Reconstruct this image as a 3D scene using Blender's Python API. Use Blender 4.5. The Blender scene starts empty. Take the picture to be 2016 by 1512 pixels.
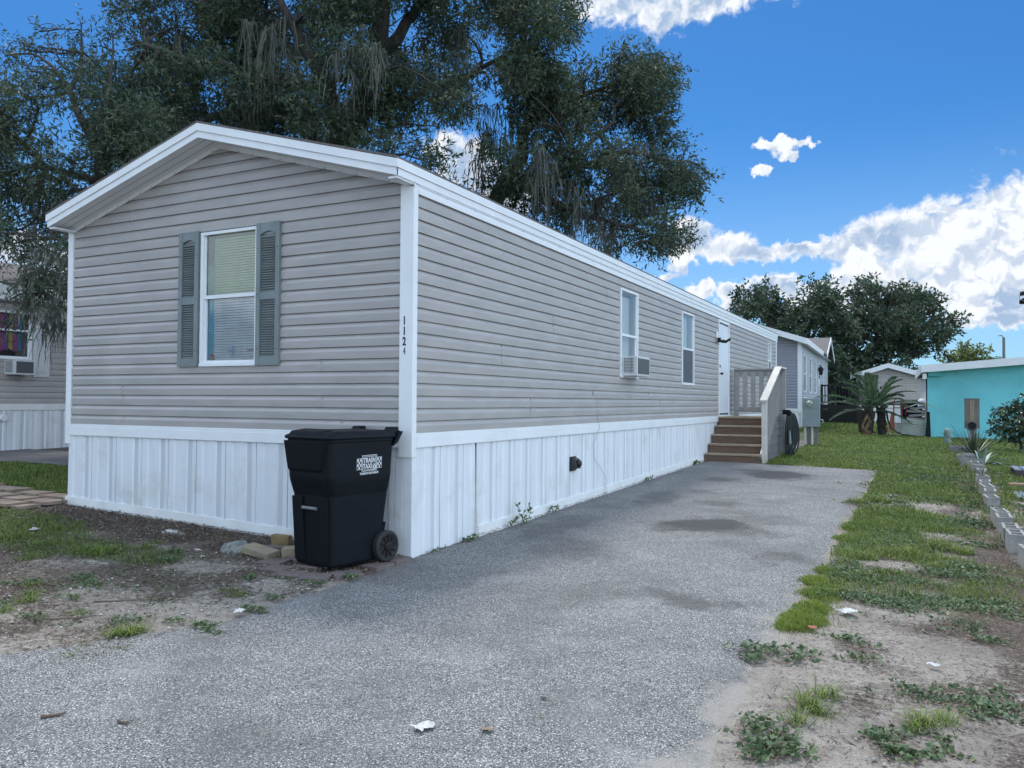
import bpy, math, random
import numpy as np
from mathutils import Vector, Matrix, noise as mnoise
random.seed(11); rng = np.random.default_rng(11)
S = bpy.context.scene; COL = S.collection

# ------------------------------------------------------------------ camera
CAM = np.array([3.94750812, -5.76709199, 1.36506273]); FPX = 1580.898; PITCH, ROLL, YAW = 0.02153197, 0.00623452, -0.476417464
cF = np.array([math.sin(YAW)*math.cos(PITCH), math.cos(YAW)*math.cos(PITCH), math.sin(PITCH)])
_r = np.array([math.cos(YAW), -math.sin(YAW), 0.0]); _u = np.cross(_r, cF)
cR = _r*math.cos(ROLL)+_u*math.sin(ROLL); cU = _u*math.cos(ROLL)-_r*math.sin(ROLL)
cd = bpy.data.cameras.new('camera'); cd.sensor_width = 36; cd.lens = FPX/2016*36; cd.clip_end = 3000; cd.clip_start = .05
cam = bpy.data.objects.new('camera', cd); COL.objects.link(cam); S.camera = cam
cam.matrix_world = Matrix(((cR[0], cU[0], -cF[0], CAM[0]), (cR[1], cU[1], -cF[1], CAM[1]), (cR[2], cU[2], -cF[2], CAM[2]), (0, 0, 0, 1)))
def vdir(px, py): return cF + cR*(px-1008)/FPX - cU*(py-756)/FPX
def at(px, py, D): return CAM + D*vdir(px, py)          # a point D metres deep

# ------------------------------------------------------------------ sky and sun
SUN_AZ, SUN_EL = math.radians(-34), math.radians(60)     # azimuth from +Y towards +X: behind the oaks
S.view_settings.view_transform = 'Standard'; S.view_settings.look = 'None'; S.view_settings.gamma = 1
S.view_settings.exposure = 1.08
wd = bpy.data.worlds.new('World'); S.world = wd; wd.use_nodes = True
nt = wd.node_tree; N = nt.nodes; L = nt.links; N.clear()
def nn(t, **k):
    n = N.new(t)
    for a, b in k.items(): setattr(n, a, b)
    return n
def vm(op, a, b=None, c=None, out=0):
    n = nn('ShaderNodeVectorMath', operation=op)
    for i, v in enumerate((a, b, c)):
        if v is None: continue
        if isinstance(v, (tuple, list)): n.inputs[i].default_value = v
        else: L.new(v, n.inputs[i])
    return n.outputs[out]
def mt(op, a, b=None, c=None, clamp=False):
    n = nn('ShaderNodeMath', operation=op, use_clamp=clamp)
    for i, v in enumerate((a, b, c)):
        if v is None: continue
        if isinstance(v, (int, float)): n.inputs[i].default_value = v
        else: L.new(v, n.inputs[i])
    return n.outputs[0]
def mrange(v, a, b, c=0., d=1., smooth=True):
    n = nn('ShaderNodeMapRange', interpolation_type='SMOOTHSTEP' if smooth else 'LINEAR')
    L.new(v, n.inputs[0])
    for i, q in enumerate((a, b, c, d)): n.inputs[i+1].default_value = q
    return n.outputs[0]
def nz(vec, scale, detail=6, rough=.55, dist=0.):
    n = nn('ShaderNodeTexNoise'); n.inputs['Scale'].default_value = scale; n.inputs['Detail'].default_value = detail
    n.inputs['Roughness'].default_value = rough; n.inputs['Distortion'].default_value = dist; L.new(vec, n.inputs['Vector']); return n.outputs['Fac']
def mixc(f, a, b):
    n = nn('ShaderNodeMix', data_type='RGBA')
    if isinstance(f, (int, float)): n.inputs[0].default_value = f
    else: L.new(f, n.inputs[0])
    for i, v in ((6, a), (7, b)):
        if isinstance(v, tuple): n.inputs[i].default_value = (*v, 1)
        else: L.new(v, n.inputs[i])
    return n.outputs[2]
sky = nn('ShaderNodeTexSky', sky_type='NISHITA', sun_disc=False, sun_elevation=SUN_EL, sun_rotation=SUN_AZ)
sky.air_density = 1.0; sky.dust_density = 0.35; sky.ozone_density = 2.2; sky.altitude = 10
tc = nn('ShaderNodeTexCoord'); dvec = tc.outputs['Generated']
sp = nn('ShaderNodeSeparateXYZ'); L.new(dvec, sp.inputs[0])
az = mt('ARCTAN2', sp.outputs[0], sp.outputs[1]); el = mt('ARCSINE', sp.outputs[2])
cb = nn('ShaderNodeCombineXYZ'); L.new(az, cb.inputs[0]); L.new(el, cb.inputs[1]); uv = cb.outputs[0]
# heaps of cumulus, each heap an ellipse (azimuth, elevation) in the sky
HEAPS = [(1205, -6, 80, 34), (1300, 6, 75, 38), (1300, 38, 34, 24), (1400, -8, 85, 28), (1280, -70, 210, 60), (1470, -60, 110, 50),
 (1545, 288, 27, 12), (1510, 285, 18, 6), (1530, 276, 9, 6), (1577, 280, 13, 9), (1597, 287, 8, 8), (1552, 306, 16, 9), (1562, 313, 9, 7), (1498, 337, 15, 8), (1513, 333, 9, 7), (1488, 331, 8, 5),
 (1375, 468, 40, 32), (1425, 486, 60, 25), (1490, 498, 65, 17), (1570, 488, 46, 10), (1340, 500, 26, 14), (1610, 497, 40, 12),
 (1680, 492, 55, 27), (1745, 482, 50, 48), (1815, 462, 55, 42), (1885, 450, 55, 46), (1945, 425, 32, 30), (1990, 420, 52, 50), (2040, 480, 90, 100),
 (1860, 520, 120, 52), (1760, 540, 90, 40), (1950, 530, 80, 70), (1690, 560, 50, 30), (1990, 590, 90, 36), (1840, 588, 60, 22),
 (1385, 570, 24, 12), (1440, 577, 34, 16), (1505, 565, 46, 20), (1575, 572, 46, 16), (1475, 604, 46, 14), (1640, 600, 70, 20), (1308, 548, 26, 10), (1335, 520, 16, 24),
 (1980, 628, 70, 15), (900, 318, 55, 45), (960, 352, 46, 32), (1010, 400, 40, 26), (60, 520, 70, 40), (30, 560, 60, 30)]
hw = nn('ShaderNodeTexNoise', noise_dimensions='2D'); hw.inputs['Scale'].default_value = 48; hw.inputs['Detail'].default_value = 6; hw.inputs['Roughness'].default_value = .62; L.new(uv, hw.inputs['Vector'])
uvd = vm('ADD', uv, vm('MULTIPLY', vm('SUBTRACT', hw.outputs['Color'], (.5, .5, .5)), (.034, .026, 0)))
d = None
for hx, hy, rx, ry in HEAPS:
    v = vdir(hx, hy); v = v/np.linalg.norm(v); a = math.atan2(v[0], v[1]); e = math.asin(v[2]); iu, iv = FPX/rx*math.cos(e), FPX/ry
    q = vm('LENGTH', vm('MULTIPLY_ADD', uvd, (iu, iv, 0), (-a*iu, -e*iv, 0)), out=1)
    if d is None: d = q
    else:
        n = nn('ShaderNodeMath', operation='SMOOTH_MIN'); L.new(d, n.inputs[0]); L.new(q, n.inputs[1]); n.inputs[2].default_value = .25; d = n.outputs[0]
def nz2(vec, scale, detail=5, rough=.55):
    n = nn('ShaderNodeTexNoise', noise_dimensions='2D'); n.inputs['Scale'].default_value = scale; n.inputs['Detail'].default_value = detail; n.inputs['Roughness'].default_value = rough; L.new(vec, n.inputs['Vector']); return n.outputs['Fac']
def puff(vec, sc):
    o = []
    for k, w_ in ((1, .55), (2.6, .30), (6.1, .15)):
        n = nn('ShaderNodeTexVoronoi', feature='F1', voronoi_dimensions='2D'); n.inputs['Scale'].default_value = sc*k; L.new(vec, n.inputs['Vector']); o.append(mt('MULTIPLY', n.outputs['Distance'], w_))
    return mt('ADD', mt('ADD', o[0], o[1]), o[2])
wn = nn('ShaderNodeTexNoise', noise_dimensions='2D'); wn.inputs['Scale'].default_value = 30; wn.inputs['Detail'].default_value = 3; L.new(uv, wn.inputs['Vector'])
uvw = vm('ADD', uv, vm('MULTIPLY', vm('SUBTRACT', wn.outputs['Color'], (.5, .5, .5)), (.035, .035, 0)))
def heights(vec): return mt('ADD', mt('MULTIPLY', puff(vec, 24), -1.0), mt('MULTIPLY', nz2(vec, 70, 3, .6), .4))
hh = heights(uvw); lit_ = heights(vm('ADD', uvw, (-.007, .013, 0)))
n1 = nz2(uv, 22, 7, .6)
nsum = mt('ADD', mt('MULTIPLY', mt('SUBTRACT', n1, .5), 1.0), mt('MULTIPLY', mt('ADD', hh, .20), -1.15))
dens = mt('SUBTRACT', 1.22, mt('ADD', d, nsum))
heapm = mrange(dens, -.20, .40)
# broken cloud added outside the view as fill light, thicker towards +X
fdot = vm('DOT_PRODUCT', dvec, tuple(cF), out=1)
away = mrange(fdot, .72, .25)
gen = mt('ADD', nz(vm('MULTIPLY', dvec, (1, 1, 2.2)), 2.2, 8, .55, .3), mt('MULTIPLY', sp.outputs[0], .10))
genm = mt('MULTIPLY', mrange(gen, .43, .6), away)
# denser, lower lying portions are greyer; sun-facing rims white
relief = mrange(mt('SUBTRACT', lit_, hh), -.30, .30, -.6, .6)
thick = mt('MULTIPLY', mrange(dens, .15, .9), mrange(nz2(uv, 9, 3, .5), .36, .62))
shade = mt('ADD', mt('ADD', mt('MULTIPLY', thick, .72), .16), mt('MULTIPLY', relief, .85), clamp=True)
ccol = mixc(shade, (4.6, 4.75, 5.0), (1.95, 2.6, 3.6))
acol = mixc(mrange(gen, .5, .75), (11.0, 13.0, 15.0), (8.6, 10.6, 12.8))  # unseen cloud, made brighter than the visible heaps to light the scene
skyc = nn('ShaderNodeMix', data_type='RGBA', blend_type='MULTIPLY'); skyc.inputs[0].default_value = 1
L.new(sky.outputs[0], skyc.inputs[6]); skyc.inputs[7].default_value = (.142, .36, .565, 1)
hazed = mixc(mt('MULTIPLY', mrange(el, .34, .0), .42), skyc.outputs[2], (3.4, 4.6, 5.8))
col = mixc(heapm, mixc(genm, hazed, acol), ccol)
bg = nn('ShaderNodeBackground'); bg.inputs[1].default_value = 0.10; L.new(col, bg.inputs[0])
wo = nn('ShaderNodeOutputWorld'); L.new(bg.outputs[0], wo.inputs[0])
sd = bpy.data.lights.new('sun', 'SUN'); sd.energy = 1.45; sd.angle = math.radians(14); sd.color = (1, .95, .88)
sun = bpy.data.objects.new('sun', sd); COL.objects.link(sun)
sv = Vector((math.sin(SUN_AZ)*math.cos(SUN_EL), math.cos(SUN_AZ)*math.cos(SUN_EL), math.sin(SUN_EL)))
sun.rotation_euler = sv.to_track_quat('Z', 'Y').to_euler()

# ------------------------------------------------------------------ helpers
def ground_z(x, y):
    x = np.asarray(x, float); y = np.asarray(y, float)
    return .02+np.clip(-x, 0, 8)*.034-.02*np.clip(x, 0, 6)+.018*np.clip(y, -8, 12)+.008*np.clip(y-12, 0, 16)
def gz(x, y): return float(ground_z(x, y))
WORG = {}
def tag(o, label=None, cat=None, group=None, kind=None):
    for k, v in (('label', label), ('category', cat), ('group', group), ('kind', kind)):
        if v: o[k] = v
    return o
def thing(name, label, cat, loc, group=None):
    o = bpy.data.objects.new(name, None); COL.objects.link(o); o.location = loc; o.empty_display_size = .2
    WORG[o.name] = Vector(loc); return tag(o, label, cat, group)
def link(name, me, parent=None, loc=None):
    o = bpy.data.objects.new(name, me); COL.objects.link(o)
    if parent is not None:
        o.parent = parent; WORG[o.name] = WORG[parent.name]
    else:
        o.location = loc or (0, 0, 0); WORG[o.name] = Vector(loc or (0, 0, 0))
    return o
class MB:
    def __init__(s): s.v = []; s.f = []; s.m = []
    def quad(s, a, b, c, d, m=0):
        i = len(s.v); s.v += [tuple(a), tuple(b), tuple(c), tuple(d)]; s.f.append((i, i+1, i+2, i+3)); s.m.append(m); return s
    def poly(s, pts, m=0):
        i = len(s.v); s.v += [tuple(p) for p in pts]; s.f.append(tuple(range(i, i+len(pts)))); s.m.append(m); return s
    def hull(s, A, B, m=0):          # prism between two equal rings
        i = len(s.v); n = len(A); s.v += [tuple(p) for p in A]+[tuple(p) for p in B]
        for k in range(n): s.f.append((i+k, i+(k+1) % n, i+n+(k+1) % n, i+n+k)); s.m.append(m)
        s.f.append(tuple(range(i+n-1, i-1, -1))); s.f.append(tuple(range(i+n, i+2*n))); s.m += [m, m]; return s
    def box(s, x0, x1, y0, y1, z0, z1, m=0):
        return s.hull([(x0, y0, z0), (x1, y0, z0), (x1, y1, z0), (x0, y1, z0)], [(x0, y0, z1), (x1, y0, z1), (x1, y1, z1), (x0, y1, z1)], m)
    def obox(s, c, ax, ay, az_, m=0):   # oriented box: centre and half axes
        c, ax, ay, az_ = map(Vector, (c, ax, ay, az_))
        return s.hull([c-ax-ay-az_, c+ax-ay-az_, c+ax+ay-az_, c-ax+ay-az_], [c-ax-ay+az_, c+ax-ay+az_, c+ax+ay+az_, c-ax+ay+az_], m)
    def beam(s, a, b, w, h, up=(0, 0, 1), m=0):
        a, b, up = Vector(a), Vector(b), Vector(up); t = (b-a); l = t.length; t.normalize(); sd_ = t.cross(up).normalized(); u2 = sd_.cross(t)
        return s.obox((a+b)/2, t*l/2, sd_*w/2, u2*h/2, m)
    def tube(s, path, rad, n=8, m=0, cap=True):
        P = [Vector(p) for p in path]; k = len(P); R = rad if isinstance(rad, (list, tuple, np.ndarray)) else [rad]*k
        i = len(s.v); ref = None
        for j, p in enumerate(P):
            t = (P[min(j+1, k-1)]-P[max(j-1, 0)]); t = t.normalized() if t.length > 1e-9 else Vector((0, 0, 1))
            if ref is None: ref = t.orthogonal().normalized()
            ref = (ref-t*ref.dot(t)); ref = ref.normalized() if ref.length > 1e-6 else t.orthogonal().normalized(); bn = t.cross(ref)
            for q in range(n):
                a = 2*math.pi*q/n; s.v.append(tuple(p+(ref*math.cos(a)+bn*math.sin(a))*R[j]))
        for j in range(k-1):
            for q in range(n):
                s.f.append((i+j*n+q, i+j*n+(q+1) % n, i+(j+1)*n+(q+1) % n, i+(j+1)*n+q)); s.m.append(m)
        if cap:
            s.f.append(tuple(range(i+n-1, i-1, -1))); s.f.append(tuple(range(i+(k-1)*n, i+k*n))); s.m += [m, m]
        return s
    def lathe(s, c, prof, n=20, m=0, axis=(0, 0, 1)):
        ax = Vector(axis).normalized(); o = ax.orthogonal().normalized(); b = ax.cross(o); c = Vector(c); i = len(s.v)
        for r, h in prof:
            for q in range(n):
                a = 2*math.pi*q/n; s.v.append(tuple(c+ax*h+(o*math.cos(a)+b*math.sin(a))*r))
        for j in range(len(prof)-1):
            for q in range(n): s.f.append((i+j*n+q, i+j*n+(q+1) % n, i+(j+1)*n+(q+1) % n, i+(j+1)*n+q)); s.m.append(m)
        s.f.append(tuple(range(i+n-1, i-1, -1))); s.f.append(tuple(range(i+(len(prof)-1)*n, i+len(prof)*n))); s.m += [m, m]; return s
    def xform(s, fn): s.v = [tuple(fn(Vector(p))) for p in s.v]; return s
    def mesh(s, name, mats, org=(0, 0, 0), smooth=False, bevel=0):
        me = bpy.data.meshes.new(name); o = Vector(org)
        me.from_pydata([Vector(p)-o for p in s.v], [], s.f)
        for q in (mats if isinstance(mats, (list, tuple)) else [mats]): me.materials.append(q)
        me.polygons.foreach_set('material_index', s.m)
        if smooth: me.polygons.foreach_set('use_smooth', [True]*len(s.f))
        me.update(); return me
    def build(s, name, mats, parent=None, loc=None, smooth=False, bevel=0):
        org = WORG[parent.name] if parent is not None else Vector(loc or (0, 0, 0))
        o = link(name, s.mesh(name, mats, org, smooth), parent, loc)
        if bevel:
            b = o.modifiers.new('bevel', 'BEVEL'); b.width = bevel; b.segments = 2; b.limit_method = 'ANGLE'
        return o
def mesh_np(name, v, q, mi, mats, parent=None, loc=None, smooth=False):
    org = WORG[parent.name] if parent is not None else Vector(loc or (0, 0, 0))
    v = np.asarray(v, np.float32)-np.array(org, np.float32); q = np.asarray(q, np.int32)
    me = bpy.data.meshes.new(name); k = q.shape[1]
    me.vertices.add(len(v)); me.vertices.foreach_set('co', v.ravel())
    me.loops.add(q.size); me.loops.foreach_set('vertex_index', q.ravel())
    me.polygons.add(len(q)); me.polygons.foreach_set('loop_start', np.arange(0, q.size, k, dtype=np.int32)); me.polygons.foreach_set('loop_total', np.full(len(q), k, np.int32))
    for m in mats: me.materials.append(m)
    if mi is not None: me.polygons.foreach_set('material_index', np.asarray(mi, np.int32))
    if smooth: me.polygons.foreach_set('use_smooth', np.ones(len(q), bool))
    me.update(calc_edges=True); return link(name, me, parent, loc)

# value noise in numpy
def _h(i, j, s): 
    n = (i.astype(np.int64)*374761393+j.astype(np.int64)*668265263+s*974634777) & 0x7fffffff
    n = ((n ^ (n >> 13))*1274126177) & 0x7fffffff
    return ((n ^ (n >> 16)) & 0xffff)/65535.0
def vnoise(x, y, s=0):
    i = np.floor(x); j = np.floor(y); fx = x-i; fy = y-j; fx = fx*fx*(3-2*fx); fy = fy*fy*(3-2*fy)
    return (_h(i, j, s)*(1-fx)+_h(i+1, j, s)*fx)*(1-fy)+(_h(i, j+1, s)*(1-fx)+_h(i+1, j+1, s)*fx)*fy
def fbm(x, y, s=0, o=4):
    t = 0; a = .5
    for k in range(o): t = t+a*vnoise(x*2**k+k*17.3, y*2**k-k*9.1, s+k); a *= .5
    return t/(1-.5**o)
def sst(a, b, x): t = np.clip((x-a)/(b-a), 0, 1); return t*t*(3-2*t)

# ------------------------------------------------------------------ materials
def mat(name, col, rough=.6, col2=None, scale=6., bump=0., bscale=40., metal=0., spec=.5, stretch=None, trans=0., lo=.35, hi=.65, col3=None, scale3=1.5, lo3=.5, hi3=.7):
    global N, L
    m = bpy.data.materials.new(name); m.use_nodes = True; t = m.node_tree; N = t.nodes; L = t.links; N.clear()
    b = nn('ShaderNodeBsdfPrincipled'); o = nn('ShaderNodeOutputMaterial'); c = nn('ShaderNodeTexCoord'); v = c.outputs['Object']
    b.inputs['Roughness'].default_value = rough; b.inputs['Metallic'].default_value = metal; b.inputs['Specular IOR Level'].default_value = spec
    vs = vm('MULTIPLY', v, stretch) if stretch else v
    if col2 is None: col2 = tuple(x*.86 for x in col)
    colr = mixc(mrange(nz(vs, scale, 5, .6), lo, hi), tuple(col), tuple(col2))
    if col3: colr = mixc(mrange(nz(v, scale3, 5, .65), lo3, hi3), colr, tuple(col3))
    L.new(colr, b.inputs['Base Color'])
    if bump:
        bp = nn('ShaderNodeBump'); bp.inputs['Strength'].default_value = bump; bp.inputs['Distance'].default_value = .01
        L.new(nz(vs, bscale, 4, .6), bp.inputs['Height']); L.new(bp.outputs[0], b.inputs['Normal'])
    sh = b.outputs[0]
    if trans:
        tr = nn('ShaderNodeBsdfTranslucent'); L.new(colr, tr.inputs[0]); mx = nn('ShaderNodeMixShader'); mx.inputs[0].default_value = trans
        L.new(sh, mx.inputs[1]); L.new(tr.outputs[0], mx.inputs[2]); sh = mx.outputs[0]
    L.new(sh, o.inputs[0]); return m
def glass(name, tint=(1, 1, 1), refl=1.0):
    global N, L
    m = bpy.data.materials.new(name); m.use_nodes = True; t = m.node_tree; N = t.nodes; L = t.links; N.clear()
    o = nn('ShaderNodeOutputMaterial'); tr = nn('ShaderNodeBsdfTransparent'); tr.inputs[0].default_value = (*tint, 1)
    gl = nn('ShaderNodeBsdfGlossy'); gl.inputs['Roughness'].default_value = .02
    bp = nn('ShaderNodeBump'); bp.inputs['Strength'].default_value = .06; bp.inputs['Distance'].default_value = .02; c = nn('ShaderNodeTexCoord')
    L.new(nz(c.outputs['Object'], 3, 2), bp.inputs['Height']); L.new(bp.outputs[0], gl.inputs['Normal'])
    fr = nn('ShaderNodeFresnel'); fr.inputs[0].default_value = 1.52
    f2 = mt('ADD', mt('MULTIPLY', fr.outputs[0], 1.5*refl), .03, clamp=True)
    mx = nn('ShaderNodeMixShader'); L.new(f2, mx.inputs[0]); L.new(tr.outputs[0], mx.inputs[1]); L.new(gl.outputs[0], mx.inputs[2]); L.new(mx.outputs[0], o.inputs[0]); return m

M = {}
M['siding'] = mat('taupe vinyl siding', (.40, .378, .368), .45, (.355, .338, .332), 2.2, .05, 90, stretch=(1, 1, 4), col3=(.33, .318, .31), scale3=.9, lo3=.55, hi3=.8)
M['white'] = mat('white trim', (.74, .76, .78), .4, (.70, .72, .74), 3, .03, 60)
M['whitedirty'] = mat('weathered white trim', (.74, .75, .76), .45, (.66, .66, .65), 3, .04, 60, col3=(.50, .49, .46), scale3=2.5, lo3=.6, hi3=.85)
M['skirt'] = mat('white vinyl skirting', (.70, .73, .77), .42, (.66, .69, .73), 2.0, .03, 40, stretch=(4, 4, .6), col3=(.54, .54, .52), scale3=2.2, lo3=.50, hi3=.8)
def perf_mat():
    global N, L
    m = bpy.data.materials.new('perforated skirting strip'); m.use_nodes = True; t = m.node_tree; N = t.nodes; L = t.links; N.clear()
    b = nn('ShaderNodeBsdfPrincipled'); o = nn('ShaderNodeOutputMaterial'); c = nn('ShaderNodeTexCoord')
    b.inputs['Roughness'].default_value = .45
    s_ = nn('ShaderNodeSeparateXYZ'); L.new(c.outputs['Object'], s_.inputs[0]); u = mt('ADD', s_.outputs[0], s_.outputs[1])
    a1 = mt('SINE', mt('MULTIPLY', mt('ADD', u, s_.outputs[2]), 370)); a2 = mt('SINE', mt('MULTIPLY', mt('SUBTRACT', u, s_.outputs[2]), 370))
    h = mrange(mt('ADD', a1, a2), .3, .9); L.new(mixc(h, (.68, .71, .74), (.16, .18, .21)), b.inputs['Base Color']); L.new(b.outputs[0], o.inputs[0]); return m
M['perf'] = perf_mat()
M['shingle'] = mat('brown shingle', (.16, .14, .135), .9, (.10, .09, .09), 30, .4, 60)
M['shutter'] = mat('grey green shutter paint', (.19, .22, .225), .5, (.16, .19, .195), 5, .05, 60)
M['dark'] = mat('dark interior', (.03, .035, .045), .8)
M['black'] = mat('black plastic', (.0035, .005, .008), .5, (.005, .007, .010), 8, .05, 120, spec=.16, col3=(.009, .011, .013), scale3=3, lo3=.6, hi3=.9)
M['blackmetal'] = mat('black metal', (.011, .011, .012), .5, spec=.3)
M['blind'] = mat('white blind slat', (.84, .85, .86), .5)
M['teal'] = mat('blue curtain', (.07, .36, .50), .7)
M['glass'] = glass('window glass'); M['glass_treetint'] = glass('glass with painted tree reflection', (.72, .82, .56), .8)  # upper front pane: olive tint stands in for reflected trees
M['glassdull'] = glass('dull window glass', (.8, .82, .85), .10)  # weakly reflecting glass with a slight grey tint
M['curtain'] = mat('white curtain', (.70, .72, .72), .8, (.55, .57, .58), 14, stretch=(1, 8, .3))
M['screen'] = mat('dark insect screen', (.055, .062, .075), .55, (.08, .085, .1), 3)
M['door'] = mat('white painted door', (.66, .69, .74), .4, (.62, .65, .70), 2, col3=(.50, .46, .40), scale3=2.2, lo3=.62, hi3=.85)
M['wood'] = mat('brown stained stair wood', (.155, .092, .06), .65, (.10, .062, .043), 4, .35, 14, stretch=(1, 6, 14), col3=(.075, .05, .038), scale3=5, lo3=.62, hi3=.8)
M['woodtop'] = mat('worn stair nosing', (.36, .29, .20), .7, (.24, .18, .125), 5, .2, 20, stretch=(1, 8, 8))
M['greypaint'] = mat('grey beige painted wood', (.30, .292, .285), .6, (.26, .25, .245), 4, .15, 20, col3=(.2, .185, .17), scale3=3, lo3=.65, hi3=.85)
M['palepaint'] = mat('pale worn rail paint', (.58, .56, .51), .6, (.5, .47, .42), 5, .15, 30)
M['greyside'] = mat('dark grey porch boards', (.125, .125, .125), .65, (.095, .095, .10), 4, .2, 20)
M['hose'] = mat('dark green rubber hose', (.006, .014, .015), .5, spec=.3)
M['metergrey'] = mat('grey green electrical paint', (.23, .28, .29), .45, (.20, .25, .26), 3)
M['meterglass'] = mat('meter dome', (.42, .46, .38), .12, (.22, .25, .2), 30)
M['conc'] = mat('grey concrete block', (.33, .325, .305), .9, (.24, .235, .225), 9, .6, 130, col3=(.16, .165, .15), scale3=5, lo3=.6, hi3=.8)
M['brickred'] = mat('dusty red paver', (.155, .115, .11), .85, (.12, .095, .092), 12, .5, 90, col3=(.16, .14, .125), scale3=5)
M['brickyel'] = mat('yellow brick', (.26, .185, .085), .85, (.2, .145, .075), 12, .5, 90)
M['stonetan'] = mat('tan stone', (.29, .245, .165), .85, (.22, .19, .14), 9, .5, 70)
M['rock'] = mat('grey rock', (.22, .23, .22), .9, (.09, .10, .10), 14, .8, 40, col3=(.34, .34, .31), scale3=9)
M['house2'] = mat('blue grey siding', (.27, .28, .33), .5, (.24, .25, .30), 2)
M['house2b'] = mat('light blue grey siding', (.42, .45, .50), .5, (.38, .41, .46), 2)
M['beige'] = mat('beige vinyl siding', (.44, .41, .385), .5, (.40, .37, .35), 2)
M['turq'] = mat('turquoise wall paint', (.20, .66, .71), .75, (.185, .62, .68), .8, .1, 60, col3=(.155, .54, .58), scale3=.8, lo3=.48, hi3=.75)
M['oak_a'] = mat('oak leaf dark', (.056, .088, .054), .55, (.041, .068, .045), 1.2, spec=.22, trans=.28)
M['oak_b'] = mat('oak leaf mid', (.088, .125, .074), .55, (.062, .096, .060), 1.2, spec=.22, trans=.3)
M['oak_c'] = mat('oak leaf dry', (.10, .12, .075), .55, (.075, .095, .06), 1.2, trans=.25)
M['bark'] = mat('oak bark', (.07, .062, .055), .9, (.035, .032, .03), 9, .8, 16, stretch=(1, 1, .25))
M['moss'] = mat('grey hanging moss', (.125, .135, .113), .95, (.085, .093, .08), 3, trans=.2)
M['leaf_y'] = mat('yellow green leaf', (.15, .17, .04), .6, (.09, .12, .03), 2, trans=.3)
M['palm_a'] = mat('cycad leaf', (.10, .18, .085), .5, (.075, .14, .068), 4, trans=.3); M['palm_b'] = mat('grey green cycad leaf', (.20, .25, .20), .5, trans=.15)
M['palmtrunk'] = mat('cycad trunk', (.055, .042, .032), .95, (.02, .017, .014), 16, .9, 30); M['drypalm'] = mat('dry frond', (.24, .16, .075), .8, (.15, .10, .05), 8)
M['agave'] = mat('pale agave leaf', (.22, .30, .27), .5, (.15, .22, .19), 3); M['yucca'] = mat('olive yucca leaf', (.055, .075, .05), .5, (.085, .085, .055), 5)
M['grass_a'] = mat('grass', (.125, .185, .036), .6, (.09, .145, .03), 1.5, trans=.3); M['grass_b'] = mat('light grass', (.21, .26, .055), .6, (.16, .22, .045), 1.5, trans=.3)
M['grass_c'] = mat('straw grass', (.25, .22, .11), .8, trans=.2)
M['tuft'] = mat('yellow green moss tuft', (.20, .27, .03), .7, (.14, .205, .028), 3, trans=.3)
M['weed_a'] = mat('weed leaf', (.105, .155, .062), .6, (.07, .115, .05), 6, trans=.2); M['weed_b'] = mat('pale weed leaf', (.175, .225, .125), .6, (.125, .175, .09), 6, trans=.2)
M['litter_a'] = mat('brown leaf litter', (.085, .058, .04), .9, (.05, .035, .027), 20); M['litter_b'] = mat('tan leaf litter', (.25, .19, .13), .9, (.18, .13, .09), 20); M['litter_c'] = mat('grey wood chip', (.16, .14, .125), .9)
M['pebble'] = mat('pale pebble', (.55, .53, .50), .8, (.38, .36, .33), 20)
M['twig'] = mat('dry twig', (.11, .08, .06), .9)
M['paper'] = mat('white litter', (.58, .58, .57), .7, (.42, .41, .39), 30)
M['red'] = mat('red plastic', (.25, .03, .03), .5); M['orange'] = mat('faded orange', (.30, .10, .05), .6); M['browncart'] = mat('dark brown plastic', (.04, .032, .03), .5)
M['cooler'] = mat('pale green plastic', (.42, .47, .42), .5, (.36, .41, .37), 4); M['lightgrey'] = mat('light grey plastic', (.45, .46, .47), .5); M['tyre'] = mat('black rubber', (.018, .018, .02), .7)
M['pallet'] = mat('dusty plum plastic', (.07, .05, .06), .6); M['metalsheet'] = mat('blue grey corrugated metal', (.22, .26, .32), .4, (.17, .2, .25), 8)
M['teleped'] = mat('pale green utility paint', (.20, .28, .235), .55, (.17, .24, .2), 5); M['oldwood'] = mat('weathered grey wood', (.20, .19, .175), .85, (.14, .13, .12), 3, .3, 20, stretch=(10, 10, 1)); M['tanboard'] = mat('tan board', (.30, .235, .16), .8, (.24, .185, .13), 3, stretch=(10, 10, 1))
M['acwhite'] = mat('off white appliance', (.58, .60, .62), .45, (.52, .54, .55), 4, col3=(.3, .28, .24), scale3=6, lo3=.66, hi3=.85); M['fins'] = mat('dark condenser fins', (.05, .055, .06), .5, (.09, .095, .1), 60, stretch=(1, 1, 8))
M['vent'] = mat('black vent hood', (.008, .009, .011), .4); M['cable'] = mat('grey cable', (.30, .31, .32), .5); M['number'] = mat('black numeral', (.012, .012, .014), .5); M['faded'] = mat('worn black numeral', (.02, .02, .022), .6, (.4, .42, .45), 60, lo=.56, hi=.62)
M['logo'] = mat('white stencil ink', (.62, .64, .66), .5, (.54, .56, .58), 30)
M['lamp'] = mat('dark bronze lamp', (.03, .022, .02), .4)
for nm, c_ in (('sticker_r', (.35, .05, .03)), ('sticker_y', (.45, .30, .08)), ('magenta', (.36, .06, .24)), ('yellow', (.48, .40, .08)), ('purple', (.17, .08, .28)), ('blue', (.05, .20, .36))): M[nm] = mat(nm+' cloth', c_, .7)

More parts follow.
